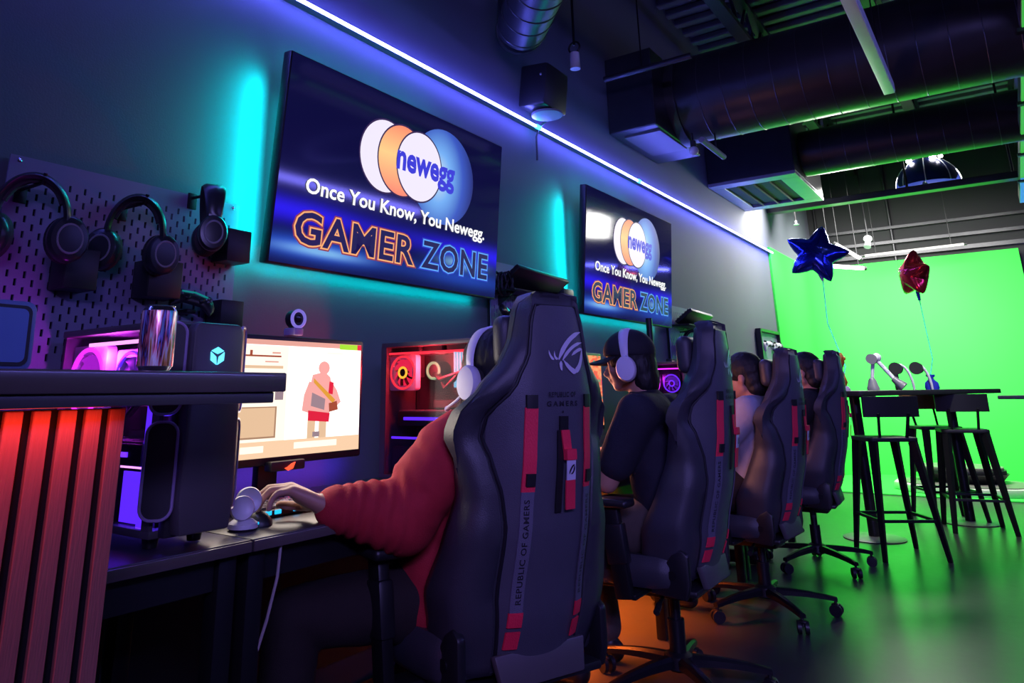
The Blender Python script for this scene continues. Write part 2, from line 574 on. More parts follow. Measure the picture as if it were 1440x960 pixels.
def thing(name, label, cat, loc=(0, 0, 0), rz=0.0, group=None):
    o = bpy.data.objects.new(name, None)
    o.empty_display_size = 0.05
    COL.objects.link(o)
    o.location = loc
    o.rotation_euler = (0, 0, rz)
    o['label'] = label; o['category'] = cat
    if group:
        o['group'] = group
    return o


def tag(o, label, cat, group=None):
    o['label'] = label; o['category'] = cat
    if group:
        o['group'] = group
    return o


def rebase(o, loc):
    """give a top-level mesh an origin at loc"""
    o.data.transform(Matrix.Translation(-Vector(loc)))
    o.location = loc
    return o


def dup(root, loc, rz, label, group=None):
    r = root.copy(); COL.objects.link(r)
    r.location = loc; r.rotation_euler = (0, 0, rz)
    r['label'] = label
    if group:
        r['group'] = group
    for ch in list(root.children):
        c = ch.copy(); COL.objects.link(c); c.parent = r
        for g in list(ch.children):
            d = g.copy(); COL.objects.link(d); d.parent = c
    return r


def text_bm(s, w=None, h=None, offset=0.0, extrude=0.0, shear=0.0, spacing=1.0):
    """lettering as a flat mesh in XY, its box fitted to w x h and centred on the origin (before the outline offset)"""
    def raw(off):
        cu = bpy.data.curves.new('txt', 'FONT')
        cu.body = s; cu.size = 1.0; cu.shear = shear; cu.space_character = spacing
        cu.offset = off; cu.extrude = extrude; cu.resolution_u = 3
        t = bpy.data.objects.new('txt', cu)
        COL.objects.link(t)
        dg = bpy.context.evaluated_depsgraph_get()
        me = bpy.data.meshes.new_from_object(t.evaluated_get(dg))
        bpy.data.objects.remove(t); bpy.data.curves.remove(cu)
        b = bmesh.new(); b.from_mesh(me); bpy.data.meshes.remove(me)
        return b
    b0 = raw(0.02)
    xs = [v.co.x for v in b0.verts]; ys = [v.co.y for v in b0.verts]
    b0.free()
    cx, cy = (min(xs) + max(xs)) / 2, (min(ys) + max(ys)) / 2
    sx = w / (max(xs) - min(xs)) if w else 1
    sy = h / (max(ys) - min(ys)) if h else sx
    b = raw(offset)
    b.transform(Matrix.Diagonal((sx, sy, 1, 1)) @ Matrix.Translation((-cx, -cy, 0)))
    return b

# ================================================================== the room
def slab(name, c, s, m, kind='structure', parent=None):
    return obj(name, box(bm_new(), c, s), m, parent, smooth=0, kind=kind)


CEIL = 4.3
slab('floor', (2.1, 4.4, -0.05), (5.4, 12.6, 0.1), 'floor')
slab('wall_left', (-0.06, 4.7, 2.15), (0.12, 12.0, 4.5), 'wall')
slab('wall_back', (2.1, 10.86, 2.15), (5.4, 0.12, 4.5), 'black_wall')
slab('wall_right', (4.66, 4.7, 2.15), (0.12, 12.4, 4.5), 'wall')
slab('wall_rear', (2.1, -1.36, 2.15), (5.4, 0.12, 4.5), 'wall')
slab('ceiling', (2.1, 4.7, CEIL + 0.05), (5.4, 12.4, 0.1), 'deck')
ceiling = bpy.data.objects['ceiling']
# ribs of the roof deck, each a part of the ceiling, and the joists under it
rib = box(bm_new(), (0, 0, 0), (5.0, 0.085, 0.06), 0.012)
rib_o = None
for i in range(46):
    y = 0.6 + i * 0.215
    if rib_o is None:
        rib_o = obj('deck_rib', rib, 'deck', ceiling, smooth=0)
        ro = rib_o
    else:
        ro = rib_o.copy(); COL.objects.link(ro)
    ro.location = (2.1, y, CEIL - 0.031)
joist = bm_new()
box(joist, (0, 0, 0.17), (0.10, 12.2, 0.04)); box(joist, (0, 0, -0.17), (0.10, 12.2, 0.045))
for i in range(24):
    y = -6.0 + i * 0.5
    bar(joist, (0, y, -0.16), (0, y + 0.25, 0.16), 0.025, 0.025)
    bar(joist, (0, y + 0.25, 0.16), (0, y + 0.5, -0.16), 0.025, 0.025)
for i, x in enumerate((0.62, 1.55, 2.5, 3.4)):
    if i == 0:
        jo = j0 = obj('roof_joist', joist, 'steel_black', ceiling, smooth=0)
    else:
        jo = j0.copy(); COL.objects.link(jo)
    jo.location = (x, 4.7, CEIL - 0.27)

# chroma-green stage: wall return, curved corner, back wall and floor in one painted shell
prof = [(0.024, 8.30), (0.024, 10.02)]
for k in range(1, 11):
    a = math.pi / 2 * k / 10
    prof.append((0.024 + 0.6 * (1 - math.cos(a)), 10.02 + 0.6 * math.sin(a)))
prof += [(1.3, 10.62), (2.262, 10.62)]
g = bm_new()
ztop = lambda i: 2.545 + 0.06 * i / (len(prof) - 1)
col = []
for i, (x, y) in enumerate(prof):
    a = prof[max(0, i - 1)]; b = prof[min(len(prof) - 1, i + 1)]
    d = Vector((b[0] - a[0], b[1] - a[1], 0)).normalized()
    nrm = Vector((-d.y, d.x, 0))          # away from the room
    fr = Vector((x, y, 0)); bk = fr + nrm * 0.022
    col.append([g.verts.new((p.x, p.y, z)) for p, z in ((fr, 0.0), (fr, ztop(i)), (bk, ztop(i)), (bk, 0.0))])
for a, b in zip(col[:-1], col[1:]):
    for k in range(4):
        g.faces.new((a[k], b[k], b[(k + 1) % 4], a[(k + 1) % 4]))
g.faces.new(col[0]); g.faces.new(col[-1][::-1])
obj('wall_green', g, 'green', kind='structure', smooth=50)
box_g = prism(bm_new(), [(0.03, 8.72), (2.262, 8.78), (2.262, 10.61), (0.62, 10.61), (0.4, 10.58), (0.2, 10.44), (0.08, 10.26), (0.03, 10.04)], 0.012)
obj('floor_green', box_g, 'green', kind='structure', smooth=0)
# dark ledges on the back wall above the green
for i, (z, h) in enumerate(((2.70, 0.05), (2.86, 0.04), (3.05, 0.035))):
    slab('trim_%d' % (i + 1), (2.1, 10.76, z), (5.2, 0.08, h), 'duct')
slab('baseboard_left', (0.008, 4.3, 0.05), (0.016, 7.8, 0.10), 'black')

# ================================================================== lights that are seen
# LED line along the wall and its continuation on the back wall
t = thing('led_strip', 'long white-violet LED light line running along the wall above both televisions', 'light strip', (0.012, 3.4, 2.478))
obj('channel', box(bm_new(), (0.021, 3.4, 2.478), (0.042, 9.84, 0.006)), 'case', t, world=True, smooth=0)
M['led_violet'] = emis('led_violet', (0.12, 0.13, 1.0, 1), 85.0)
M['led_cyan_dot'] = emis('led_cyan', (0.02, 0.55, 1.0, 1), 14.0)
obj('light_line', box(bm_new(), (0.048, 3.4, 2.478), (0.012, 9.82, 0.013), 0.004), 'led_violet', t, world=True)
for y in (3.33, 4.72):
    obj('joint_light', box(bm_new(), (0.049, y, 2.478), (0.014, 0.05, 0.018)), 'led_cyan_dot', t, world=True, smooth=0, label='small cyan light at a joint of the line')
t = thing('led_strip', 'short blue LED light line on the back wall right of the green screen', 'light strip', (3.4, 10.79, 2.44))
obj('channel', box(bm_new(), (3.4, 10.79, 2.44), (2.1, 0.012, 0.03)), 'case', t, world=True, smooth=0)
obj('light_line', box(bm_new(), (3.4, 10.776, 2.44), (2.08, 0.016, 0.014)), 'led_violet', t, world=True, smooth=0)

# studio tubes over the stage
M['tube_white'] = emis('tube_white', (1.0, 0.98, 0.92, 1), 9.0)
M['tube_soft'] = emis('tube_soft', (1.0, 0.97, 0.90, 1), 1.6)


def tube_lamp(p0, p1, r, m, label, drop):
    p0, p1 = Vector(p0), Vector(p1)
    mid = (p0 + p1) / 2
    t = thing('tube_lamp', label, 'lamp', mid)
    obj('tube', cone(bm_new(), p0, p1, r), m, t, world=True)
    d = (p1 - p0).normalized()
    for q, e in ((p0, -1), (p1, 1)):
        obj('end_cap', cone(bm_new(), q, q + d * e * 0.03, r * 1.15), 'black', t, world=True)
    for f in (0.12, 0.88):
        q = p0.lerp(p1, f)
        obj('hanger', cone(bm_new(), q + Vector((0, 0, r)), q + Vector((0, 0, drop)), 0.004, n=6), 'steel_black', t, world=True)
    return t


tube_lamp((0.498, 9.5, 2.702), (0.72, 9.62, 2.52), 0.020, 'tube_white', 'bright slanting white tube lamp just above the blue star balloon', 1.55)
tube_lamp((0.43, 9.15, 2.40), (0.76, 9.45, 2.375), 0.022, 'tube_white', 'bright white tube lamp at the tail of the blue star balloon', 1.85)
tube_lamp((0.70, 10.2, 2.635), (1.75, 10.3, 2.667), 0.014, 'tube_soft', 'long thin dim tube lamp hung along the top of the green back wall', 1.6)

# linear luminaire under the first duct, unlit
t = thing('linear_light', 'long white linear ceiling light hanging below the large duct, unlit', 'lamp', (1.672, 3.8, 2.72))
obj('housing', box(bm_new(), (1.672, 3.66, 2.733), (0.062, 1.94, 0.05)), 'white_plastic', t, world=True, smooth=0)
obj('diffuser', box(bm_new(), (1.672, 3.66, 2.702), (0.058, 1.93, 0.016), 0.005), 'diffuser', t, world=True)
for y in (3.0, 4.4):
    obj('hanger', cone(bm_new(), (1.672, y, 2.757), (1.672, y, CEIL - 0.05), 0.004, n=6), 'steel_black', t, world=True)

# softbox on the back wall beyond the frame (it is the bright patch the second television mirrors)
t = thing('studio_softbox', 'square white studio softbox on the black back wall right of the stage', 'lamp', (3.75, 10.72, 3.15))
obj('shell', box(bm_new(), (3.75, 10.74, 3.15), (0.50, 0.10, 0.60), 0.01), 'black', t, world=True)
M['softbox'] = emis('softbox_white', (1, 0.98, 0.95, 1), 20.0)
obj('diffuser', box(bm_new(), (3.75, 10.684, 3.15), (0.44, 0.012, 0.54)), 'softbox', t, world=True, smooth=0)

# domed umbrella reflector with two lamps
C0 = Vector((1.575, 8.9, 3.10))
t = thing('umbrella_reflector', 'blue-black dome-shaped umbrella reflector with bright lamps at its crown', 'lamp', C0)
R0 = 0.30
g = bm_new()
rings = []
for j in range(9):
    a = math.pi / 2 * j / 8.6
    rings.append([(R0 * math.cos(a) * math.cos(2 * math.pi * k / 32) * (1 - 0.03 * (k % 4 == 0)), R0 * math.cos(a) * math.sin(2 * math.pi * k / 32) * (1 - 0.03 * (k % 4 == 0)), R0 * 1.05 * math.sin(a)) for k in range(32)])
loft(g, rings, cap=False)
g.transform(Matrix.Translation(C0))
M['dome_cloth'] = mat('blue_black_sheer_cloth', (0.010, 0.018, 0.11, 1), 0.3, metal=0.2)
dome = obj('canopy', g, 'dome_cloth', t, world=True, smooth=80)
g = bm_new()
for k in range(8):
    a = 2 * math.pi * k / 8
    tube(g, [C0 + Vector((R0 * 1.012 * math.cos(b) * math.cos(a), R0 * 1.012 * math.cos(b) * math.sin(a), R0 * 1.06 * math.sin(b))) for b in (math.pi / 2 * j / 10 for j in range(11))], 0.0055, 6)
obj('rib', g, 'white_plastic', t, world=True)
obj('shaft', cone(bm_new(), C0 + Vector((0, 0, 0.36)), (C0.x, C0.y, CEIL - 0.02), 0.010, n=8), 'steel_black', t, world=True)
M['lamp_white'] = emis('lamp_white', (1, 0.97, 0.92, 1), 30)
for dx, r in ((-0.13, 0.030), (0.09, 0.034), (0.16, 0.022)):
    obj('bulb', ball(bm_new(), C0 + Vector((dx, -0.16, 0.27)), r, 2), 'lamp_white', t, world=True)
    obj('socket', cone(bm_new(), C0 + Vector((dx, -0.16, 0.30)), C0 + Vector((dx * 0.7, -0.05, 0.35)), 0.016, n=10), 'black', t, world=True)
obj('pendant_weight', ball(bm_new(), C0 + Vector((-0.02, -0.2, -0.03)), (0.028, 0.028, 0.045), 2), 'sprinkler', t, world=True)
obj('weight_cord', cone(bm_new(), C0 + Vector((-0.02, -0.2, 0.0)), C0 + Vector((-0.04, -0.14, 0.28)), 0.004, n=6), 'steel_black', t, world=True)


# ================================================================== ceiling services
def round_duct(label, x0, x1, y, z, r, seam):
    t = thing('ceiling_duct', label, 'duct', ((x0 + x1) / 2, y, z))
    obj('pipe', cone(bm_new(), (x0, y, z), (x1, y, z), r, n=40), 'duct', t, world=True, smooth=60)
    x = x0 + seam
    first = None
    while x < x1:
        if first is None:
            first = obj('seam_ring', torus(bm_new(), (0, 0, 0), r + 0.0005, 0.003, (1, 0, 0), 40, 6), 'duct_seam', t)
            q = first
        else:
            q = first.copy(); COL.objects.link(q)
        q.location = Vector((x, y, z)) - t.location
        x += seam
    return t


t1 = round_duct('large round black ceiling duct nearest the camera crossing above the linear light', 0.41, 4.55, 4.88, 3.05, 0.31, 0.16)
t = thing('duct_box', 'dark rectangular duct box on the wall at the end of the nearest large duct', 'duct', (0.17, 4.78, 2.98))
obj('box_body', box(bm_new(), (0.172, 4.80, 3.02), (0.34, 0.86, 0.56), 0.008), 'duct', t, world=True, smooth=0)
obj('lower_panel', box(bm_new(), (0.20, 4.72, 2.733), (0.26, 0.50, 0.014)), 'case', t, world=True, smooth=0)
obj('collar', cone(bm_new(), (0.343, 4.88, 3.05), (0.408, 4.88, 3.05), 0.325, n=40), 'duct_seam', t, world=True)

t2 = round_duct('second round black ceiling duct farther back above the umbrella lamp', 0.77, 4.55, 6.80, 3.075, 0.205, 0.18)
t = thing('duct_box', 'large dark plenum box with an open grille at the end of the second duct', 'duct', (0.38, 7.0, 3.1))
obj('box_body', box(bm_new(), (0.38, 7.0, 3.14), (0.75, 1.16, 0.60), 0.008), 'duct', t, world=True, smooth=0)
for c, s in (((0.38, 6.48, 2.825), (0.75, 0.14, 0.03)), ((0.68, 7.0, 2.825), (0.15, 0.90, 0.03)), ((0.38, 7.52, 2.825), (0.75, 0.14, 0.03)), ((0.06, 7.0, 2.825), (0.11, 0.90, 0.03))):
    obj('grille_frame', box(bm_new(), c, s, 0.004), 'grey_plastic', t, world=True, smooth=0)
obj('shade_sheet', box(bm_new(), (0.36, 7.0, 2.8385), (0.48, 0.90, 0.003)), 'black_matte', t, world=True, smooth=0)  # black sheet added in place of the shade inside the grille
for i in range(3):
    obj('grille_blade', box(bm_new(), (0.22 + i * 0.14, 7.0, 2.820), (0.012, 0.88, 0.03), rot=Euler((0, -0.6, 0))), 'black_matte', t, world=True, smooth=0)

t = thing('ceiling_beam', 'long dark steel beam crossing the ceiling in front of the green stage', 'beam', (2.1, 8.55, 3.0))
obj('tube', box(bm_new(), (2.1, 8.55, 3.01), (5.0, 0.09, 0.06), 0.006), 'duct', t, world=True, smooth=0)
obj('bottom_flange', box(bm_new(), (2.1, 8.55, 2.973), (5.0, 0.13, 0.014)), 'duct', t, world=True, smooth=0)
for x in (0.55, 1.4, 2.3, 3.4):
    obj('hanger_rod', cone(bm_new(), (x, 8.55, 3.04), (x, 8.55, CEIL - 0.01), 0.012, n=8), 'steel_black', t, world=True)
# thin vertical conduits on the black wall
for x in (0.08, 0.98):
    tag(rebase(obj('conduit', cone(bm_new(), (x, 10.77, 2.62), (x, 10.77, CEIL - 0.01), 0.018, n=10), 'duct'), (x, 10.77, 2.62)),
        'thin grey conduit on the black wall above the ' + ('left corner of the green screen' if x < 0.5 else 'middle of the green screen'), 'pipe')

t = thing('cable_tray', 'long grey cable tray running away overhead at the right edge', 'tray', (2.44, 6.4, 2.93))
obj('tray_bottom', box(bm_new(), (2.47, 4.5, 2.903), (0.28, 9.8, 0.012)), 'diffuser', t, world=True, smooth=0)
for x in (2.335, 2.605):
    obj('tray_side', box(bm_new(), (x, 4.5, 2.94), (0.010, 9.8, 0.085)), 'case', t, world=True, smooth=0)
M['led_green'] = emis('green_led', (0.05, 0.42, 0.06, 1), 1.0)
M['led_blue'] = emis('blue_led', (0.04, 0.25, 0.60, 1), 1.0)
obj('green_light_line', box(bm_new(), (2.352, 4.2, 2.894), (0.036, 8.0, 0.006)), 'led_green', t, world=True, smooth=0, label='green light line under the tray')
obj('blue_light_line', box(bm_new(), (2.352, 8.8, 2.894), (0.036, 1.16, 0.006)), 'led_blue', t, world=True, smooth=0, label='blue light line at the far end')
for y in (1.5, 3.2, 4.6, 5.9, 7.3, 8.3):
    obj('tray_bracket', box(bm_new(), (2.47, y, 2.884), (0.32, 0.05, 0.022)), 'black', t, world=True, smooth=0)
    obj('hanger_rod', cone(bm_new(), (2.62, y, 2.88), (2.62, y, CEIL - 0.01), 0.006, n=6), 'steel_black', t, world=True)

# blue-lit duct elbow, upper left of the middle
t = thing('branch_duct', 'short round duct with an elbow near the wall at the top of the frame', 'duct', (0.2, 3.0, 2.8))
pts = [Vector((0.02, 3.13, 2.84)), Vector((0.12, 3.04, 2.80)), Vector((0.20, 2.93, 2.79))]
obj('elbow', tube(bm_new(), [(0.15, 3.03, 3.10), (0.15, 3.02, 2.98), (0.165, 2.98, 2.89), (0.22, 2.905, 2.86)], 0.13, 20), 'duct', t, world=True, smooth=60)
obj('pipe', cone(bm_new(), (0.22, 2.905, 2.86), (1.0, 2.11, 2.88), 0.13, n=28), 'duct', t, world=True, smooth=60)
for f in (0.03, 0.14, 0.25, 0.36, 0.5, 0.64, 0.8):
    p = Vector((0.22, 2.905, 2.86)).lerp(Vector((1.0, 2.11, 2.88)), f)
    obj('seam_ring', torus(bm_new(), p, 0.131, 0.0035, (0.78, -0.795, 0.02), 28, 6), 'duct_seam', t, world=True)

# wall loudspeaker
t = thing('wall_speaker', 'dark box loudspeaker high on the wall above the LED line', 'speaker', (0.13, 3.32, 2.6))
obj('cabinet', box(bm_new(), (0.14, 3.25, 2.645), (0.17, 0.24, 0.24), 0.015, rot=Euler((0, 0.12, 0))), 'black', t, world=True)
obj('base_flange', cone(bm_new(), (0.15, 3.26, 2.50), (0.15, 3.26, 2.512), 0.085, n=24), 'grey_plastic', t, world=True)
obj('wall_bracket', box(bm_new(), (0.04, 3.30, 2.62), (0.078, 0.06, 0.10), 0.006), 'steel_black', t, world=True)
obj('indicator', ball(bm_new(), (0.195, 3.13, 2.69), 0.008, 1), 'sprinkler', t, world=True)
tag(rebase(obj('cable', tube(bm_new(), [(0.10, 3.36, 2.52), (0.03, 3.37, 2.49), (0.012, 3.37, 2.44), (0.012, 3.37, 2.30)], 0.006, 6), 'black'), (0.012, 3.37, 2.30)),
    'thin black cable dropping from the wall loudspeaker past the LED line', 'cable')

# small fittings under the ceiling
t = thing('track_spotlight', 'small pale spotlight hanging high left of the nearest duct box', 'lamp', (0.25, 3.5, 3.0))
obj('lamp_head', cone(bm_new(), (0.235, 3.46, 2.83), (0.235, 3.46, 2.93), 0.030, 0.026), 'white_plastic', t, world=True)
obj('yoke', torus(bm_new(), (0.235, 3.46, 2.965), 0.035, 0.006, (0, 1, 0), 16, 6), 'steel_black', t, world=True)
obj('stem', cone(bm_new(), (0.235, 3.46, 2.98), (0.235, 3.46, CEIL - 0.01), 0.008, n=8), 'steel_black', t, world=True)
t = thing('pipe', 'short horizontal pipe in front of the nearest duct', 'pipe', (0.4, 4.05, 3.0))
obj('tube', cone(bm_new(), (0.14, 4.05, 3.0), (0.72, 4.05, 3.0), 0.020, n=12), 'duct', t, world=True)
obj('hanger', cone(bm_new(), (0.4, 4.05, 3.02), (0.4, 4.05, CEIL - 0.005), 0.005, n=6), 'steel_black', t, world=True)
t = thing('pendant_lamp', 'small round globe lamp hanging below the nearest large duct', 'lamp', (0.46, 4.7, 2.62))
obj('globe', ball(bm_new(), (0.46, 4.72, 2.62), 0.034, 2), 'diffuser', t, world=True)
obj('cap', cone(bm_new(), (0.46, 4.72, 2.65), (0.46, 4.72, 2.69), 0.02), 'black', t, world=True)
obj('stem', cone(bm_new(), (0.46, 4.72, 2.69), (0.46, 4.72, 2.75), 0.006, n=8), 'steel_black', t, world=True)
t = thing('spot_tube', 'short grey tube spotlight slanting below the nearest large duct', 'lamp', (0.6, 4.7, 2.64))
obj('barrel', cone(bm_new(), (0.583, 4.52, 2.62), (0.60, 4.92, 2.60), 0.020), 'grey_plastic', t, world=True)
obj('stem', cone(bm_new(), (0.59, 4.80, 2.615), (0.59, 4.80, 2.745), 0.006, n=8), 'steel_black', t, world=True)
t = thing('sprinkler_head', 'small pale sprinkler head below the plenum box left of the star balloons', 'sprinkler', (0.25, 8.7, 2.9))
obj('head', lathe(bm_new(), [(0.008, -0.03), (0.030, -0.028), (0.032, -0.02), (0.012, -0.015), (0.014, 0.02)], (0.25, 8.7, 2.86), 16), 'sprinkler', t, world=True)
obj('pipe', cone(bm_new(), (0.25, 8.7, 2.88), (0.25, 8.7, CEIL - 0.01), 0.010, n=8), 'steel_black', t, world=True)
t = thing('camera_head', 'small white camera hanging beside the slanting tube lamp', 'camera', (0.80, 9.9, 2.78))
obj('body', ball(bm_new(), (0.80, 9.9, 2.79), (0.05, 0.05, 0.045), 2), 'white_plastic', t, world=True)
obj('lens_barrel', cone(bm_new(), (0.80, 9.88, 2.76), (0.79, 9.83, 2.68), 0.032, 0.04), 'grey_plastic', t, world=True)
obj('stem', cone(bm_new(), (0.80, 9.9, 2.83), (0.80, 9.9, CEIL - 0.01), 0.010, n=8), 'steel_black', t, world=True)


# ================================================================== televisions
def words(b, gap=0.012):
    """split a line of lettering into one mesh per word"""
    fs = sorted(((min(v.co.x for v in f.verts), max(v.co.x for v in f.verts)) for f in b.faces))
    spans = []
    for a, c in fs:
        if spans and a - spans[-1][1] < gap:
            spans[-1][1] = max(spans[-1][1], c)
        else:
            spans.append([a, c])
    out = []
    for a, c in spans:
        q = b.copy()
        bmesh.ops.delete(q, geom=[v for v in q.verts if not a - 1e-4 <= v.co.x <= c + 1e-4], context='VERTS')
        out.append(q)
    b.free()
    return out


def television(y0, y1, label, dim=1.0):
    """panel leaning out at its top; local frame: x along the wall, y up the panel, z out of the screen"""
    w, h = y1 - y0, (y1 - y0) * 0.565
    b0 = Vector((0.115, y0, 1.456))
    tilt = math.atan2(0.062, 0.75)
    X = Vector((0, 1, 0)); Y = Vector((math.sin(tilt), 0, math.cos(tilt))); Z = X.cross(Y)
    F = Matrix((X, Y, Z)).transposed().to_4x4(); F.translation = b0 + X * w / 2 + Y * h / 2
    t = thing('television', label, 'television', F.translation)

    def at(u, v, z):
        return F @ Matrix.Translation(((u - 0.5) * w, (0.5 - v) * h, z))
    g = box(bm_new(), (0, 0, -0.022), (w, h, 0.042), 0.006)
    obj('frame', merge(bm_new(), g, F), 'black', t, world=True, smooth=30)
    g = bm_new()
    quad_uv(g, [F @ Vector((sx * (w / 2 - 0.006), sy * (h / 2 - 0.006), 0.0006)) for sx, sy in ((-1, -1), (1, -1), (1, 1), (-1, 1))])
    obj('screen', g, 'tv_picture', t, world=True, smooth=0)
    g = box(bm_new(), (-0.0, 0, -0.085), (0.30, 0.30, 0.085), 0.004)
    obj('wall_mount', merge(bm_new(), g, Matrix.Translation((0, 0, 0)) @ F), 'steel_black', t, world=True, smooth=0)
    mm = lambda u, v, z, b: merge(bm_new(), b, at(u, v, z))
    # emblem: globe, three eggs and the word
    g = bm_new(); ellipse_uv(g, 0.33 * w, 0.56 * h, at(0.665, 0.345, 0.0010)); obj('picture_globe', g, 'globe', t, world=True, smooth=0)
    for i, (cu, cv, mm_) in enumerate(((0.385, 0.345, 'egg_white'), (0.460, 0.338, 'egg_orange'), (0.543, 0.338, 'egg_white'))):
        g = bm_new(); ellipse_uv(g, 0.222 * w, 0.406 * h, at(cu, cv, 0.0014 + 0.0006 * i)); obj('egg_outline', g, 'egg_line', t, world=True, smooth=0)
        g = bm_new(); ellipse_uv(g, 0.212 * w, 0.388 * h, at(cu, cv, 0.0017 + 0.0006 * i)); obj('egg', g, mm_, t, world=True, smooth=0)
    obj('word', mm(0.578, 0.360, 0.0036, text_bm('newegg', 0.285 * w, 0.145 * h, offset=0.035)), 'word_blue', t, world=True, smooth=0)
    for wb in words(text_bm('Once You Know, You Newegg.', 0.815 * w, 0.098 * h, offset=0.022)):
        obj('slogan_word', mm(0.502, 0.625, 0.0036, wb), 'word_white', t, world=True, smooth=0)
    for s, u, wd, m1, m2 in (('GAMER', 0.309, 0.470, 'glow_o1', 'glow_o2'), ('ZONE', 0.760, 0.355, 'glow_b1', 'glow_b2')):
        obj('title_halo', mm(u, 0.815, 0.0018, text_bm(s, wd * w, 0.155 * h, offset=0.085, spacing=1.08)), m2, t, world=True, smooth=0)
        obj('title_outline', mm(u, 0.815, 0.0026, text_bm(s, wd * w, 0.155 * h, offset=0.055, spacing=1.08)), m1, t, world=True, smooth=0)
        obj('title', mm(u, 0.815, 0.0034, text_bm(s, wd * w, 0.155 * h, offset=0.020, spacing=1.08)), 'word_navy', t, world=True, smooth=0)
    # backlight of the set: an LED tape round the back that washes the wall
    g = bm_new()
    for c, s in (((-w / 2 + 0.03, 0, -0.047), (0.012, h - 0.06, 0.008)), ((0, -h / 2 + 0.03, -0.047), (w - 0.06, 0.012, 0.008)), ((0, h / 2 - 0.03, -0.047), (w - 0.06, 0.012, 0.008))):
        box(g, c, s)
    obj('backlight_tape', merge(bm_new(), g, F), 'led_teal', t, world=True, smooth=0)
    area('backlight_left', (0.056, y0 + 0.015, b0.z + h * 0.48), (-0.75, -1, 0), h * 0.88, 0.016, 4.0 * dim, CYAN, up=(0, 0, 1), spread=180)
    area('backlight_edge', (0.06, y0 + 0.10, b0.z + h * 0.45), (-1, 0, 0), h * 0.8, 0.016, 0.35 * dim, CYAN, up=(0, 0, 1), spread=180)
    area('backlight_low', (0.026, y0 + w / 2, b0.z + 0.004), (-1, 0, -0.6), w * 0.94, 0.010, 0.75 * dim, CYAN, up=X, spread=180)
    pl = F @ Vector((-w * 0.1, h / 2 + 0.003, -0.036))
    area('backlight_top', pl, (-1, 0, 0.9), w * 0.7, 0.016, 0.8 * dim, CYAN, up=X, spread=150)
    return t


M['led_teal'] = emis('led_teal', (0.0, 0.9, 0.8, 1), 4.0)
television(1.474, 2.770, 'nearer large wall television showing the GAMER ZONE picture')
television(3.635, 4.945, 'farther wall television with the GAMER ZONE picture, above the man in the cap', 0.9)


# ================================================================== pegboards
def pegboard(y0, y1, z0, z1, label, x=0.028):
    t = thing('pegboard', label, 'pegboard', (0, (y0 + y1) / 2, z0))
    g = bm_new()
    px, pz, hw, hh = 0.020, 0.040, 0.0033, 0.0090
    ny = int((y1 - y0 - 0.03) / px)
    ys = y0 + (y1 - y0 - ny * px) / 2
    nz = int((z1 - z0 - 0.05) / pz)
    zs = z0 + (z1 - z0 - nz * pz) / 2
    th = 0.006

    def face(a, b, c, d):
        g.faces.new([g.verts.new(p) for p in (a, b, c, d)])
    for i in range(ny):
        ya, yb = ys + i * px, ys + (i + 1) * px
        yc = (ya + yb) / 2
        off = 0.5 * pz if i % 2 else 0.0
        zc = zs + off
        lo = z0
        if off:
            face((x, ya, z0), (x, yb, z0), (x, yb, zc), (x, ya, zc)); lo = zc
        else:
            face((x, ya, z0), (x, yb, z0), (x, yb, zs), (x, ya, zs)); lo = zs
        cnt = nz - (1 if off else 0)
        for j in range(cnt):
            za, zb = lo + j * pz, lo + (j + 1) * pz
            m_ = (za + zb) / 2
            O = [(x, ya, za), (x, yb, za), (x, yb, zb), (x, ya, zb)]
            I = [(x, yc - hw, m_ - hh), (x, yc + hw, m_ - hh), (x, yc + hw, m_ + hh), (x, yc - hw, m_ + hh)]
            B = [(x - th, p[1], p[2]) for p in I]
            ov = [g.verts.new(p) for p in O]; iv = [g.verts.new(p) for p in I]; bv = [g.verts.new(p) for p in B]
            for k_ in range(4):
                g.faces.new((ov[k_], ov[(k_ + 1) % 4], iv[(k_ + 1) % 4], iv[k_]))
                g.faces.new((iv[k_], iv[(k_ + 1) % 4], bv[(k_ + 1) % 4], bv[k_]))
        top = lo + cnt * pz
        face((x, ya, top), (x, yb, top), (x, yb, z1), (x, ya, z1))
    face((x, y0, z0), (x, ys, z0), (x, ys, z1), (x, y0, z1))
    ye = ys + ny * px
    face((x, ye, z0), (x, y1, z0), (x, y1, z1), (x, ye, z1))
    # returned edge all round
    E = [(y0, z0), (y1, z0), (y1, z1), (y0, z1)]
    for k_ in range(4):
        a, b = E[k_], E[(k_ + 1) % 4]
        face((x, a[0], a[1]), (x, b[0], b[1]), (x - th, b[0], b[1]), (x - th, a[0], a[1]))
    g.transform(root_mtx(t).inverted())
    me = bpy.data.meshes.new('perforated_sheet')
    g.to_mesh(me); g.free()
    me.materials.append(M['peg'])
    o = bpy.data.objects.new('perforated_sheet', me); COL.objects.link(o); o.parent = t
    obj('backing', box(bm_new(), (0.004, (y0 + y1) / 2, (z0 + z1) / 2), (0.008, y1 - y0 - 0.02, z1 - z0 - 0.02)), 'black_matte', t, world=True, smooth=0)
    for yy in (y0 + 0.022, y1 - 0.022):
        for zz in (z0 + 0.02, z1 - 0.012):
            obj('spacer', cone(bm_new(), (0.0, yy, zz), (x - th, yy, zz), 0.006, n=8), 'screw', t, world=True)
            obj('screw', lathe(bm_new(), [(0.006, 0), (0.006, 0.0015), (0.003, 0.004)], (x, yy, zz), 12, axis=(1, 0, 0)), 'screw', t, world=True)
    return t


pegboard(0.73, 1.42, 1.085, 1.645, 'perforated pegboard at the far left with black headsets hung on it')
pegboard(2.86, 3.62, 1.10, 1.66, 'perforated pegboard between the two televisions behind the nearest chair')
pegboard(5.12, 5.94, 1.10, 1.64, 'perforated pegboard right of the farther television')


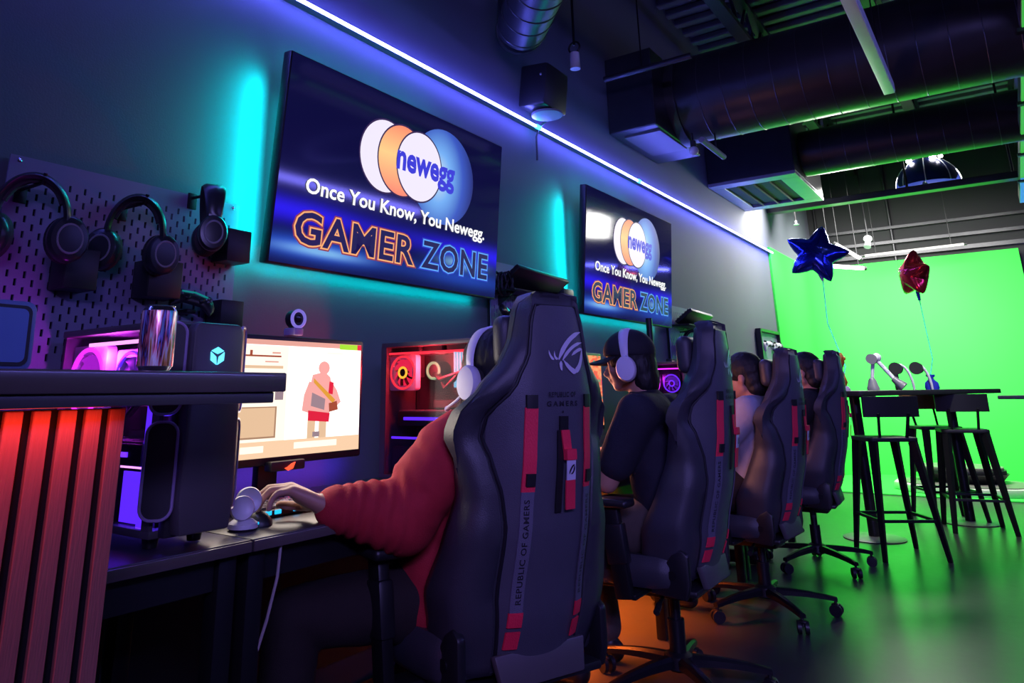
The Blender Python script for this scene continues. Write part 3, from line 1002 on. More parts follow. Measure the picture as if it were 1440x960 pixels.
# ================================================================== headsets
def headset(name, label, cat, loc, rot, m, R=0.085, cup=(0.034, 0.045), boom=None, group=None, cushion='cushion', ringm=None, band=1.0, swivel=0.0):
    """local frame: cups on +-x, band over +z, boom mic towards -y"""
    t = thing(name, label, cat, loc, 0, group)
    t.rotation_euler = rot
    g = bm_new()
    H = 0.105
    pts = [(R * math.cos(a), 0, H * math.sin(a)) for a in (math.pi * k / 22 for k in range(23))]
    rings = []
    for i, p in enumerate(pts):
        a = math.pi * i / 22
        n_ = Vector((math.cos(a), 0, math.sin(a))); tt = 0.005 * band
        wd = (0.013 + 0.008 * math.sin(a)) * band
        P = Vector(p)
        rings.append([P + n_ * tt + Vector((0, wd * 0.7, 0)), P + n_ * tt - Vector((0, wd * 0.7, 0)), P + Vector((0, -wd, 0)), P - n_ * tt - Vector((0, wd * 0.7, 0)), P - n_ * tt + Vector((0, wd * 0.7, 0)), P + Vector((0, wd, 0))])
    loft(g, rings)
    obj('headband', g, m, t, smooth=50)
    g = bm_new()
    rings = []
    for i in range(15):
        a = math.pi * (0.14 + 0.72 * i / 14)
        n_ = Vector((math.cos(a), 0, math.sin(a)))
        P = Vector(((R - 0.009) * math.cos(a), 0, (H - 0.009) * math.sin(a)))
        rings.append([P + n_ * 0.004 + Vector((0, 0.016, 0)), P + n_ * 0.004 - Vector((0, 0.016, 0)), P - n_ * 0.006 - Vector((0, 0.012, 0)), P - n_ * 0.006 + Vector((0, 0.012, 0))])
    loft(g, rings)
    obj('band_pad', g, cushion, t, smooth=50)
    for s in (-1, 1):
        g = bm_new()
        tube(g, [(s * R, 0, 0.0), (s * (R + 0.006), 0.0, -0.016), (s * (R + 0.010), 0, -0.04)], [0.012, 0.010, 0.008], 10, flat=0.6)
        obj('yoke', g, m, t)
        g = bm_new()
        lathe(g, [(cup[0] * 0.55, 0.022), (cup[0] * 0.9, 0.020), (cup[0], 0.012), (cup[0], -0.004), (cup[0] * 0.95, -0.008)], n=28)
        g.transform(Matrix.Translation((s * (R + 0.004), 0.0, -0.045)) @ frame_dir((s * math.cos(swivel), -math.sin(swivel), 0.08), up=(0, 0, 1)).to_4x4() @ Matrix.Diagonal((1, cup[1] / cup[0], 1, 1)))
        c = obj('ear_cup', g, m, t, smooth=50)
        g = bm_new()
        lathe(g, [(cup[0] * 0.5, -0.024), (cup[0] * 0.85, -0.026), (cup[0] * 1.02, -0.018), (cup[0] * 0.98, -0.006)], n=28)
        g.transform(Matrix.Translation((s * (R + 0.004), 0.0, -0.045)) @ frame_dir((s * math.cos(swivel), -math.sin(swivel), 0.08), up=(0, 0, 1)).to_4x4() @ Matrix.Diagonal((1, cup[1] / cup[0], 1, 1)))
        obj('ear_cushion', g, cushion, t, smooth=50)
        if ringm:
            g = bm_new()
            torus(g, (0, 0, 0.0205), cup[0] * 0.62, 0.003, n=24, m=6)
            g.transform(Matrix.Translation((s * (R + 0.004), 0.0, -0.045)) @ frame_dir((s * math.cos(swivel), -math.sin(swivel), 0.08), up=(0, 0, 1)).to_4x4() @ Matrix.Diagonal((1, cup[1] / cup[0], 1, 1)))
            obj('trim_ring', g, ringm, t)
    if boom:
        s = boom
        g = bm_new()
        tube(g, [(s * (R + 0.018), -0.012, -0.068), (s * (R + 0.018), -0.045, -0.085), (s * (R + 0.010), -0.085, -0.095), (s * (R - 0.010), -0.12, -0.098)], 0.0045, 8)
        b = obj('boom_arm', g, m, t)
        g = bm_new()
        tube(g, [(s * (R - 0.008), -0.115, -0.098), (s * (R - 0.026), -0.138, -0.098)], 0.0075, 10)
        obj('microphone', g, m, b)
    return t


M['hs_black'] = mat('black_headset_plastic', (0.020, 0.022, 0.026, 1), 0.30)
M['hs_white'] = mat('white_headset_plastic', (0.66, 0.64, 0.74, 1), 0.38, var=0.03)
GH = 'black headsets on the left pegboard'
headset('headset', 'black headset hung at the far left edge of the left pegboard', 'headset', (0.115, 0.765, 1.468), (0.10, 0, 1.05), 'hs_black', R=0.078, cup=(0.047, 0.058), swivel=1.15, group=GH, ringm='grey_plastic', band=1.6)
headset('headset', 'black headset hung in the middle of the left pegboard above the can', 'headset', (0.115, 1.030, 1.470), (0.10, 0.03, 1.10), 'hs_black', R=0.070, cup=(0.046, 0.056), swivel=1.15, group=GH, ringm='grey_plastic', band=1.6)
headset('headset', 'black headset turned edge-on at the right end of the left pegboard', 'headset', (0.135, 1.245, 1.545), (0, 0.05, -0.45), 'hs_black', R=0.062, cup=(0.040, 0.052), group=GH, ringm='grey_plastic', band=1.6)
for i, (y, z, lb) in enumerate(((0.765, 1.557, 'far left black headset'), (1.030, 1.559, 'middle black headset'), (1.245, 1.634, 'right black headset'))):
    t = thing('pegboard_hook', 'black hook that carries the %s' % lb, 'hook', (0.03, y, z))
    g = bm_new(); tube(g, [(0.028, y, z), (0.10, y, z - 0.002), (0.148, y, z - 0.002), (0.158, y, z + 0.02)], 0.005, 8)
    obj('arm', g, 'steel_black', t, world=True)
    obj('plate', box(bm_new(), (0.0315, y, z - 0.01), (0.006, 0.03, 0.05), 0.002), 'steel_black', t, world=True)


def bin_box(y0, y1, z0, z1, depth, label, xb=0.0286):
    t = thing('pegboard_box', label, 'box', (xb, (y0 + y1) / 2, z0), 0, 'black boxes on the left pegboard')
    w, h = y1 - y0, z1 - z0
    yc, zc = (y0 + y1) / 2, (z0 + z1) / 2
    obj('front_panel', box(bm_new(), (xb + depth - 0.003, yc, zc), (0.006, w, h), 0.002), 'black', t, world=True)
    obj('back_panel', box(bm_new(), (xb + 0.003, yc, zc), (0.006, w, h), 0.002), 'black', t, world=True)
    for s in (-1, 1):
        obj('side_panel', box(bm_new(), (xb + depth / 2, yc + s * (w / 2 - 0.003), zc), (depth - 0.012, 0.006, h), 0.002), 'black', t, world=True)
    obj('floor_panel', box(bm_new(), (xb + depth / 2, yc, z0 + 0.003), (depth - 0.012, w - 0.012, 0.006)), 'black', t, world=True, smooth=0)
    return t


bin_box(0.862, 0.945, 1.312, 1.415, 0.085, 'black open box on the left pegboard under the far left headset')
bin_box(1.085, 1.185, 1.312, 1.415, 0.085, 'black open box on the left pegboard left of the game controller')
bin_box(1.330, 1.415, 1.445, 1.545, 0.080, 'black open box at the top right of the left pegboard')
bin_box(1.325, 1.405, 1.245, 1.325, 0.080, 'small black open box low at the right end of the left pegboard')


def controller(name, label, loc, rot, m, accent=None, group=None, scale=1.0):
    """game pad; local frame: face +z, grips towards -y"""
    t = thing(name, label, 'controller', loc, 0, group)
    t.rotation_euler = rot
    t.scale = (scale,) * 3
    g = bm_new()
    rings = []
    for i in range(17):
        a = i / 16 * 2 - 1
        x = a * 0.075
        k_ = abs(a)
        front = 0.024 - 0.012 * k_ * k_
        back = -0.020 - 0.048 * max(0, (k_ - 0.35) / 0.65) ** 1.3 * (1 if k_ < 0.93 else 0.75)
        th = 0.017 * (1 - 0.55 * k_ ** 4)
        ctr = (front + back) / 2; hl = (front - back) / 2 * (0.35 if k_ > 0.99 else 1)
        rings.append([(x, ctr + hl * math.cos(b), th * math.sin(b) * (0.9 if k_ < 0.99 else 0.4)) for b in (2 * math.pi * q / 14 for q in range(14))])
    loft(g, rings)
    obj('shell', g, m, t, smooth=60)
    for sx in (-1, 1):
        g = bm_new()
        cone(g, (sx * 0.024, -0.014, 0.010), (sx * 0.024, -0.014, 0.024), 0.005, n=10); lathe(g, [(0.009, 0.022), (0.010, 0.026), (0.008, 0.028)], (sx * 0.024, -0.014, 0), 14)
        obj('thumbstick', g, 'black', t)
        obj('trigger', box(bm_new(), (sx * 0.045, 0.020, 0.004), (0.024, 0.016, 0.012), 0.004), 'black', t)
    g = bm_new()
    for dx, dy in ((0, 0.008), (0, -0.008), (0.008, 0), (-0.008, 0)):
        cone(g, (0.048 + dx, 0.002 + dy, 0.010), (0.048 + dx, 0.002 + dy, 0.0175), 0.0035, n=10)
    obj('buttons', g, 'grey_plastic', t)['kind'] = 'stuff'
    g = bm_new(); box(g, (-0.048, 0.002, 0.0145), (0.020, 0.006, 0.005)); box(g, (-0.048, 0.002, 0.0145), (0.006, 0.020, 0.005))
    obj('direction_pad', g, 'grey_plastic', t, smooth=0)
    if accent:
        g = bm_new(); tube(g, [(-0.045, 0.016, 0.0125), (0, 0.021, 0.016), (0.045, 0.016, 0.0125)], 0.003, 8)
        obj('glow_bar', g, accent, t, label='glowing front stripe')
    return t


M['cyan_glow'] = emis('cyan_glow', '#20e0d8', 1.0)
M['lilac_glow'] = emis('lilac_glow', '#a080ff', 0.9)
M['teal_highlight'] = emis('teal_highlight', '#109090', 0.7)  # edge highlight of the left pegboard controller, put in as emission
controller('game_controller', 'black game controller with painted teal highlight on the left pegboard above the computer tower', (0.085, 1.245, 1.317), (0.9, 0.25, 1.1), 'black', 'teal_highlight', scale=0.85)
t = thing('pegboard_hook', 'small black bracket holding the controller on the left pegboard', 'hook', (0.03, 1.245, 1.29))
obj('bracket', box(bm_new(), (0.055, 1.245, 1.285), (0.053, 0.03, 0.012), 0.003), 'steel_black', t, world=True)

# ---- goods on the second pegboard
t = thing('keyboard', 'dark keyboard lying on the shelf of the middle pegboard', 'keyboard', (0.10, 3.15, 1.56))
F = Matrix.Translation((0.105, 3.14, 1.572)) @ Euler((-0.06, -0.62, 0)).to_matrix().to_4x4()
obj('case', merge(bm_new(), box(bm_new(), (0, 0, 0), (0.15, 0.46, 0.028), 0.006), F), 'black', t, world=True)
g = bm_new()
for i in range(5):
    for j in range(15):
        box(g, (-0.050 + i * 0.025, -0.205 + j * 0.0293, 0.018), (0.019, 0.023, 0.010), 0.002, seg=1)
obj('keys', merge(bm_new(), g, F), 'case', t, world=True, smooth=0, kind='stuff')
t = thing('pegboard_shelf', 'thin black shelf on the middle pegboard under the keyboard', 'shelf', (0.09, 3.2, 1.50))
obj('board', box(bm_new(), (0.094, 3.15, 1.512), (0.13, 0.56, 0.010), 0.002), 'black', t, world=True)
for yy in (2.92, 3.38):
    obj('bracket', prism(bm_new(), [(0, 0), (0.10, 0), (0, -0.06)], 0.006, Matrix.Translation((0.0295, yy, 1.506)) @ Matrix(((1, 0, 0, 0), (0, 0, 1, 0), (0, 1, 0, 0), (0, 0, 0, 1)))), 'black', t, world=True, smooth=0)
t = thing('mesh_pouch', 'dark draped cable bundle at the left end of the middle pegboard shelf', 'cable bundle', (0.1, 2.9, 1.6))
g = bm_new()
for q in range(5):
    tube(g, [(0.06 + 0.012 * q, 2.865 + 0.012 * q + 0.02 * math.sin(a * 2 + q), 1.545 + 0.055 * math.cos(a)) for a in (2 * math.pi * k_ / 14 for k_ in range(14))], 0.006, 6, closed=True)
obj('loops', g, 'black', t, world=True, kind='stuff')
bx = bin_box(3.415, 3.525, 1.475, 1.575, 0.09, 'black open box at the right end of the middle pegboard'); bx['group'] = 'black boxes on the middle pegboard'
controller('game_controller', 'game controller with a cyan light bar on the middle pegboard beside the nearest chair top', (0.10, 2.905, 1.385), (0.75, 0.75, 1.35), 'black', 'cyan_glow', scale=1.15)
controller('game_controller', 'game controller with a lilac light bar on the middle pegboard behind the nearest chair', (0.10, 3.02, 1.40), (0.75, 0.75, 1.35), 'black', 'lilac_glow', scale=1.0)
for y_, lb in ((2.905, 'cyan-lit'), (3.02, 'lilac-lit')):
    t = thing('pegboard_hook', 'small black bracket holding the %s controller' % lb, 'hook', (0.03, y_, 1.36))
    obj('bracket', box(bm_new(), (0.06, y_, 1.355), (0.064, 0.03, 0.012), 0.003), 'steel_black', t, world=True)

# ---- third pegboard
t = thing('keyboard', 'dark keyboard leaning on the shelf of the far pegboard', 'keyboard', (0.1, 5.4, 1.55))
F = Matrix.Translation((0.105, 5.45, 1.555)) @ Euler((-0.04, -0.62, 0)).to_matrix().to_4x4()
obj('case', merge(bm_new(), box(bm_new(), (0, 0, 0), (0.15, 0.44, 0.028), 0.006), F), 'black', t, world=True)
g = bm_new()
for i in range(5):
    for j in range(15):
        box(g, (-0.050 + i * 0.025, -0.195 + j * 0.028, 0.018), (0.019, 0.022, 0.010), 0.002, seg=1)
obj('keys', merge(bm_new(), g, F), 'case', t, world=True, smooth=0, kind='stuff')
t = thing('pegboard_shelf', 'thin black shelf on the far pegboard under the keyboard', 'shelf', (0.09, 5.45, 1.50))
obj('board', box(bm_new(), (0.094, 5.45, 1.495), (0.13, 0.56, 0.010), 0.002), 'black', t, world=True)
headset('headset', 'black headset on the far pegboard below the shelf', 'headset', (0.12, 5.32, 1.36), (0, 0.1, 0.9), 'hs_black', R=0.08, cup=(0.038, 0.05))
t = thing('pegboard_hook', 'black hook that carries the headset on the far pegboard', 'hook', (0.03, 5.32, 1.455))
g = bm_new(); tube(g, [(0.029, 5.32, 1.455), (0.15, 5.32, 1.453), (0.156, 5.32, 1.47)], 0.005, 8); obj('arm', g, 'steel_black', t, world=True)

# ---- framed display board with four controllers near the green stage
t = thing('display_board', 'narrow black-edged display board on the wall before the green screen', 'display board', (0.03, 7.8, 1.06))
obj('panel', box(bm_new(), (0.012, 7.80, 1.335), (0.022, 0.70, 0.51)), 'peg', t, world=True, smooth=0)
for c, s in (((0.03, 7.445, 1.335), (0.05, 0.03, 0.55)), ((0.03, 8.155, 1.335), (0.05, 0.03, 0.55)), ((0.03, 7.8, 1.075), (0.05, 0.68, 0.03)), ((0.03, 7.8, 1.595), (0.05, 0.68, 0.03))):
    obj('frame_bar', box(bm_new(), c, s, 0.004), 'black', t, world=True, smooth=0)
for (y_, z_, lb) in ((7.62, 1.46, 'upper left'), (7.97, 1.46, 'upper right'), (7.62, 1.20, 'lower left'), (7.97, 1.20, 'lower right')):
    controller('game_controller', 'pale game controller at the %s of the display board' % lb, (0.065, y_, z_), (1.45, 0.0, 1.35), 'white_plastic', None, 'controllers on the display board', scale=1.35)


# ================================================================== the bar at the left
t = thing('bar_counter', 'dark bar counter at the left with red-lit vertical timber slats', 'bar', (0.75, 0.0, 0))
obj('upper_top', box(bm_new(), (0.772, 0.000, 1.0705), (0.256, 1.848, 0.034), 0.003), 'laminate', t, world=True)
obj('lower_top', box(bm_new(), (0.768, -0.010, 1.0440), (0.245, 1.828, 0.019), 0.002), 'laminate_low', t, world=True)
obj('backing_board', box(bm_new(), (0.813, -0.12, 0.516), (0.020, 1.55, 1.03)), 'felt', t, world=True, smooth=0)
obj('end_board', box(bm_new(), (0.801, 0.659, 0.516), (0.046, 0.004, 1.03)), 'slat', t, world=True, smooth=0)
sl = box(bm_new(), (0, 0, 0), (0.010, 0.0245, 1.028), 0.0012, seg=1)
s0 = None
n = 0
y = 0.643
while y > -0.85:
    if s0 is None:
        s0 = so = obj('slat', sl, 'slat', t, smooth=0)
    else:
        so = s0.copy(); COL.objects.link(so)
    so.location = Vector((0.831, y, 0.516)) - t.location
    y -= 0.0380
    n += 1
t_bar = t
# red light line let into the underside of the top
obj('light_line', box(bm_new(), (0.868, -0.1, 1.0349), (0.006, 1.4, 0.0016)), emis('red_line', (1, 0.06, 0.03, 1), 3.0), t, world=True, smooth=0)

# can on the bar
t = thing('drink_can', 'shiny rainbow foil drink can standing on the bar top', 'can', (0.811, 0.711, 1.0876))
prof = [(0.018, 0.002), (0.0220, 0.0), (0.0250, 0.004), (0.0290, 0.011)]
obj('body', lathe(bm_new(), [(0.0290, 0.010), (0.0290, 0.100), (0.0283, 0.103)], n=40), 'can', t, smooth=50)
obj('base', lathe(bm_new(), prof, n=40), 'chrome', t, smooth=50)
obj('shoulder', lathe(bm_new(), [(0.0283, 0.1025), (0.0250, 0.1085), (0.0240, 0.1100), (0.0250, 0.1115), (0.0236, 0.1120), (0.0226, 0.1090)], n=40), 'chrome', t, smooth=50)
g = bm_new(); torus(g, (0.004, 0.006, 0.1105), 0.0070, 0.0014, n=16, m=6); box(g, (0.001, -0.004, 0.1105), (0.012, 0.010, 0.0015), 0.0005)
tab = obj('pull_tab', g, 'chrome', t)

# framed blue panel at the frame edge (back of a small display standing on the bar)
t = thing('small_display', 'blue-grey rounded display standing on the bar at the left edge', 'display', (0.79, 0.40, 1.0876))
F = Matrix.Translation((0.812, 0.405, 1.137)) @ Matrix.Rotation(0.10, 4, 'Z') @ Matrix.Rotation(-0.06, 4, 'Y') @ Matrix(((0, 0, 1, 0), (1, 0, 0, 0), (0, 1, 0, 0), (0, 0, 0, 1)))
obj('shell', prism(bm_new(), rrect(0.213, 0.102, 0.014), 0.012, F, 0.003), 'tablet_rim', t, world=True)
obj('face_seal', prism(bm_new(), rrect(0.197, 0.088, 0.011), 0.002, F @ Matrix.Translation((0, 0, 0.0118))), 'black', t, world=True)
obj('face', prism(bm_new(), rrect(0.186, 0.078, 0.009), 0.0025, F @ Matrix.Translation((0, 0, 0.0122))), 'tablet_face', t, world=True)
obj('stand_foot', box(bm_new(), (0.790, 0.400, 1.0905), (0.08, 0.11, 0.006), 0.002), 'tablet_rim', t, world=True)

# ================================================================== desks
desk_lb = ['dark gaming desk under the computer tower beside the bar', 'dark gaming desk in front of the man in the red hoodie',
           'dark gaming desk in front of the man in the black cap', 'dark gaming desk in front of the person in the pale shirt',
           'dark gaming desk farthest along the wall']
DX0, DX1, DZ = 0.03, 0.61, 0.75
y = -0.30
for i, ln in enumerate((1.40, 1.155, 1.155, 1.155, 1.155)):
    ya, yb = y, y + ln - 0.004
    y += ln
    t = thing('gaming_desk', desk_lb[i], 'desk', (0.32, (ya + yb) / 2, 0), 0, 'gaming desks along the wall')
    L = yb - ya
    obj('worktop', box(bm_new(), ((DX0 + DX1) / 2, (ya + yb) / 2, DZ - 0.013), (DX1 - DX0, L, 0.026), 0.003), 'desk', t, world=True)
    obj('front_edge', box(bm_new(), (DX1 + 0.0025, (ya + yb) / 2, DZ - 0.014), (0.005, L - 0.002, 0.022), 0.002), 'laminate', t, world=True)
    obj('apron', box(bm_new(), (DX1 - 0.05, (ya + yb) / 2, DZ - 0.060), (0.018, L - 0.12, 0.068)), 'black', t, world=True, smooth=0)
    for yy in (ya + 0.035, yb - 0.035):
        for xx in (DX0 + 0.04, DX1 - 0.05):
            obj('leg', box(bm_new(), (xx, yy, (DZ - 0.026) / 2), (0.045, 0.045, DZ - 0.026), 0.004), 'steel_black', t, world=True)
    obj('modesty_panel', box(bm_new(), (DX0 + 0.012, (ya + yb) / 2, 0.42), (0.014, L - 0.1, 0.42)), 'black', t, world=True, smooth=0)

# ================================================================== computer towers
M['magenta_in'] = emis('magenta_light', (0.85, 0.03, 1.0, 1), 3.0)
M['violet_in'] = emis('violet_light', (0.10, 0.02, 1.0, 1), 2.6)
M['pink_in'] = emis('pink_light', (1.0, 0.35, 0.9, 1), 3.5)
M['red_in'] = emis('red_light', (1.0, 0.03, 0.05, 1), 2.2)
M['amber_in'] = emis('amber_light', (1.0, 0.45, 0.03, 1), 2.6)
M['cyan_in'] = emis('cyan_light', (0.10, 0.75, 0.95, 1), 1.3)
M['green_in'] = emis('green_light', (0.3, 0.9, 0.4, 1), 1.0)
M['hex_blue'] = emis('hex_blue', (0.10, 0.65, 1.0, 1), 2.2)


def fan(parent, c, r, axis, ring, blade, hub=None, name='fan', fm='black'):
    """axis-aligned case fan with a lit ring; parts are sub-parts of the fan frame"""
    F = Matrix.Translation(Vector(c)) @ frame_dir(axis).to_4x4()
    g = bm_new()
    N = 32
    outer = rrect(2.12 * r, 2.12 * r, 0.2 * r, 7)
    ro = [(x, y) for x, y in outer]
    inn = []
    for x, y in ro:
        l_ = math.hypot(x, y); inn.append((x / l_ * r, y / l_ * r))
    vs = [[g.verts.new((x, y, z)) for x, y in P] for P, z in ((ro, -0.012), (ro, 0.012), (inn, 0.012), (inn, -0.012))]
    n_ = len(ro)
    for a, b in ((0, 1), (1, 2), (2, 3), (3, 0)):
        for k_ in range(n_):
            g.faces.new((vs[a][k_], vs[a][(k_ + 1) % n_], vs[b][(k_ + 1) % n_], vs[b][k_]))
    g.transform(F)
    fr = obj(name, g, fm, parent, world=True, smooth=30)
    g = bm_new(); torus(g, (0, 0, 0.011), r * 0.95, r * 0.075, n=32, m=8); g.transform(F); obj('light_ring', g, ring, fr, world=True)
    g = bm_new()
    for k_ in range(9):
        a = 2 * math.pi * k_ / 9
        pts = []
        for q in range(5):
            rr = r * (0.30 + 0.58 * q / 4); aa = a + 0.35 * q / 4
            pts.append((rr, aa))
        vlo = [g.verts.new((rr * math.cos(aa), rr * math.sin(aa), -0.005)) for rr, aa in pts]
        vhi = [g.verts.new((rr * math.cos(aa + 0.58), rr * math.sin(aa + 0.58), 0.007)) for rr, aa in pts]
        for q in range(4):
            g.faces.new((vlo[q], vlo[q + 1], vhi[q + 1], vhi[q]))
    g.transform(F); obj('blades', g, blade, fr, world=True, smooth=60)
    g = bm_new(); cone(g, (0, 0, -0.01), (0, 0, 0.012), r * 0.30, n=24); g.transform(F); obj('hub', g, 'black', fr, world=True)
    if hub:
        g = bm_new(); torus(g, (0, 0, 0.012), r * 0.30, r * 0.07, n=24, m=8); g.transform(F); obj('hub_ring', g, hub, fr, world=True)
    return fr


M['blade_magenta'] = emis('lit_blade_magenta', (0.60, 0.02, 0.85, 1), 1.3)
M['blade_red'] = emis('lit_blade_red', (0.95, 0.02, 0.07, 1), 1.6)
M['blade_violet'] = emis('lit_blade_violet', (0.22, 0.03, 0.85, 1), 0.6)


def tower_shell(t, x0, x1, y0, y1, z0, z1, shroud=0.10):
    """box case with a glass side towards -y, open inside"""
    xc, yc, zc = (x0 + x1) / 2, (y0 + y1) / 2, (z0 + z1) / 2
    w, d, h = y1 - y0, x1 - x0, z1 - z0
    obj('top_panel', box(bm_new(), (xc, yc, z1 - 0.008), (d, w, 0.016), 0.003), 'case', t, world=True)
    obj('bottom_panel', box(bm_new(), (xc, yc, z0 + 0.008), (d, w, 0.016), 0.003), 'case', t, world=True)
    obj('rear_panel', box(bm_new(), (x0 + 0.006, yc, zc), (0.012, w - 0.01, h - 0.032)), 'case', t, world=True, smooth=0)
    obj('side_panel', box(bm_new(), (xc, y1 - 0.004, zc), (d - 0.02, 0.008, h - 0.032)), 'case', t, world=True, smooth=0)
    obj('motherboard_tray', box(bm_new(), (xc - 0.02, y1 - 0.03, zc + 0.03), (d - 0.10, 0.006, h - 0.13)), 'case_in', t, world=True, smooth=0)
    obj('power_shroud', box(bm_new(), (xc, yc + 0.005, z0 + 0.016 + shroud / 2), (d - 0.06, w - 0.05, shroud)), 'case_in', t, world=True, smooth=0)
    for xx in (x0 + 0.04, x1 - 0.04):
        for yy in (y0 + 0.03, y1 - 0.03):
            obj('foot', cone(bm_new(), (xx, yy, z0 - 0.022), (xx, yy, z0), 0.014, 0.017), 'black', t, world=True)


def board_parts(t, xc, y, zc, cooler, ram, card, cardz):
    """what stands on the motherboard: cooler, memory sticks, graphics card"""
    g = bm_new(); box(g, (xc - 0.06, y, zc), (0.24, 0.004, 0.26)); mb = obj('motherboard', g, 'case_in', t, world=True, smooth=0)
    g = bm_new()
    for dx, dz, sx, sz in ((-0.14, 0.06, 0.05, 0.10), (-0.06, 0.10, 0.10, 0.03), (0.0, -0.08, 0.12, 0.025)):
        box(g, (xc - 0.04 + dx, y - 0.014, zc + dz), (sx, 0.024, sz), 0.004)
    obj('heat_sinks', g, 'case', mb, world=True)
    g = cone(bm_new(), (xc - 0.07, y - 0.002, zc + 0.03), (xc - 0.07, y - 0.06, zc + 0.03), 0.032, n=28)
    c_ = obj('cooler_block', g, 'black', t, world=True)
    obj('light_ring', torus(bm_new(), (xc - 0.07, y - 0.061, zc + 0.03), 0.026, 0.005, (0, 1, 0), 24, 6), cooler, c_, world=True)
    for k_ in range(4):
        s_ = obj('memory_stick', box(bm_new(), (xc + 0.01 + k_ * 0.012, y - 0.022, zc + 0.035), (0.007, 0.036, 0.125), 0.001), 'black', t, world=True, smooth=0)
        obj('glow_bar', box(bm_new(), (xc + 0.01 + k_ * 0.012, y - 0.043, zc + 0.035), (0.0075, 0.006, 0.123)), ram, s_, world=True, smooth=0)
    gc = obj('graphics_card', box(bm_new(), (xc - 0.03, y - 0.062, cardz), (0.30, 0.112, 0.046), 0.006), 'black', t, world=True)
    obj('backplate', box(bm_new(), (xc - 0.03, y - 0.062, cardz + 0.0245), (0.29, 0.104, 0.003)), 'grey_plastic', gc, world=True, smooth=0)
    obj('light_strip', box(bm_new(), (xc - 0.04, y - 0.119, cardz), (0.22, 0.004, 0.010)), card, gc, world=True, smooth=0)
    g = bm_new()
    for q in range(2):
        tube(g, [(xc - 0.07 + 0.02 * q, y - 0.055, zc + 0.02), (xc - 0.02 + 0.02 * q, y - 0.085, zc + 0.0 - 0.03 * q), (xc + 0.06, y - 0.08, zc + 0.02), (xc + 0.12, y - 0.06, zc + 0.10 - 0.03 * q)], 0.008, 8)
    obj('coolant_tubes', g, 'black', t, world=True)


# --- tower beside the bar
x0, x1, y0, y1, z0, z1 = 0.10, 0.560, 0.885, 1.045, 0.775, 1.205
t = thing('computer_tower', 'tall dark computer tower with a glowing blue hexagon emblem behind the bar', 'computer', (0.33, 0.96, 0.752))
tower_shell(t, x0, x1, y0, y1, z0, z1, 0.09)
# front panel with rounded open ears either side
FX = 0.618
obj('front_panel', prism(bm_new(), [(-0.058, -0.205), (0.058, -0.205), (0.064, -0.15), (0.062, 0.195), (0.052, 0.212), (-0.052, 0.212), (-0.062, 0.195), (-0.064, -0.15)], 0.035,
    Matrix.Translation((FX - 0.035, 0.972, 0.987)) @ Matrix(((0, 0, 1, 0), (1, 0, 0, 0), (0, 1, 0, 0), (0, 0, 0, 1))), 0.006), 'case', t, world=True)
g = bm_new()
hexp = [(0.020 * math.cos(math.radians(60 * k_ + 30)), 0.020 * math.sin(math.radians(60 * k_ + 30))) for k_ in range(6)]
for k_ in range(3):
    a0 = 60 * (2 * k_) + 30
    q = [(0.004 * math.cos(math.radians(a0 + 60)), 0.004 * math.sin(math.radians(a0 + 60)))] + [(0.0185 * math.cos(math.radians(a0 + d_)), 0.0185 * math.sin(math.radians(a0 + d_))) for d_ in (4, 60, 116)]
    q = [q[0], q[1], q[2], q[3]]
    prism(g, q, 0.003, Matrix.Translation((FX - 0.001, 0.968, 1.130)) @ Matrix(((0, 0, 1, 0), (1, 0, 0, 0), (0, 1, 0, 0), (0, 0, 0, 1))))
obj('hexagon_emblem', g, 'hex_blue', t, world=True, smooth=0, label='glowing blue hexagon emblem')
for s, yy in ((-1, 0.888), (1, 1.052)):
    # side intake: dark recess framed by a pale rounded rim, one tall upper and one lower opening
    for zc, h_ in ((1.105, 0.185), (0.905, 0.185)):
        F = Matrix.Translation((0.578, yy + s * 0.004, zc)) @ Matrix.Rotation(0.75 if s > 0 else -0.75, 4, 'Z') @ Matrix(((0, 0, 1, 0), (1, 0, 0, 0), (0, 1, 0, 0), (0, 0, 0, 1)))
        P = rrect(0.060, h_, 0.024, 6)
        ring = [F @ Vector((a, b, 0.004)) for a, b in P]
        it = obj('intake', prism(bm_new(), rrect(0.062, h_ + 0.002, 0.024, 6), 0.004, F), 'case_in', t, world=True)
        obj('rim', tube(bm_new(), ring, 0.0032, 6, closed=True), 'lavender_trim', it, world=True)
obj('front_filler', box(bm_new(), (0.572, 0.968, 0.987), (0.024, 0.130, 0.42), 0.004), 'case_in', t, world=True)
fan(t, (0.185, 0.925, 1.085), 0.078, (0, -1, 0), 'magenta_in', 'blade_magenta', None, fm='white_plastic')
fan(t, (0.34, 0.945, 1.09), 0.060, (0, -1, 0), 'violet_in', 'blade_violet', None, fm='white_plastic')
board_parts(t, 0.38, 1.005, 1.04, 'violet_in', 'magenta_in', 'violet_in', 0.930)
obj('light_strip', box(bm_new(), (0.34, 0.905, 1.168), (0.28, 0.006, 0.008)), 'pink_in', t, world=True, smooth=0)
obj('light_strip', box(bm_new(), (0.512, 0.896, 0.915), (0.030, 0.006, 0.27)), 'violet_in', t, world=True, smooth=0)
obj('light_strip', box(bm_new(), (0.45, 0.902, 0.905), (0.09, 0.006, 0.006)), 'pink_in', t, world=True, smooth=0)
obj('light_panel', box(bm_new(), (0.45, 0.906, 0.845), (0.075, 0.004, 0.10)), 'violet_in', t, world=True, smooth=0)
obj('glass_panel', box(bm_new(), (0.32, 0.886, 0.99), (0.42, 0.004, 0.39)), 'glass', t, world=True, smooth=0)
obj('front_post', box(bm_new(), (0.545, 0.889, 0.99), (0.028, 0.008, 0.40)), 'case', t, world=True, smooth=0)
point('tower_light_magenta', (0.28, 0.905, 1.14), 3.2, (0.75, 0.03, 1.0))
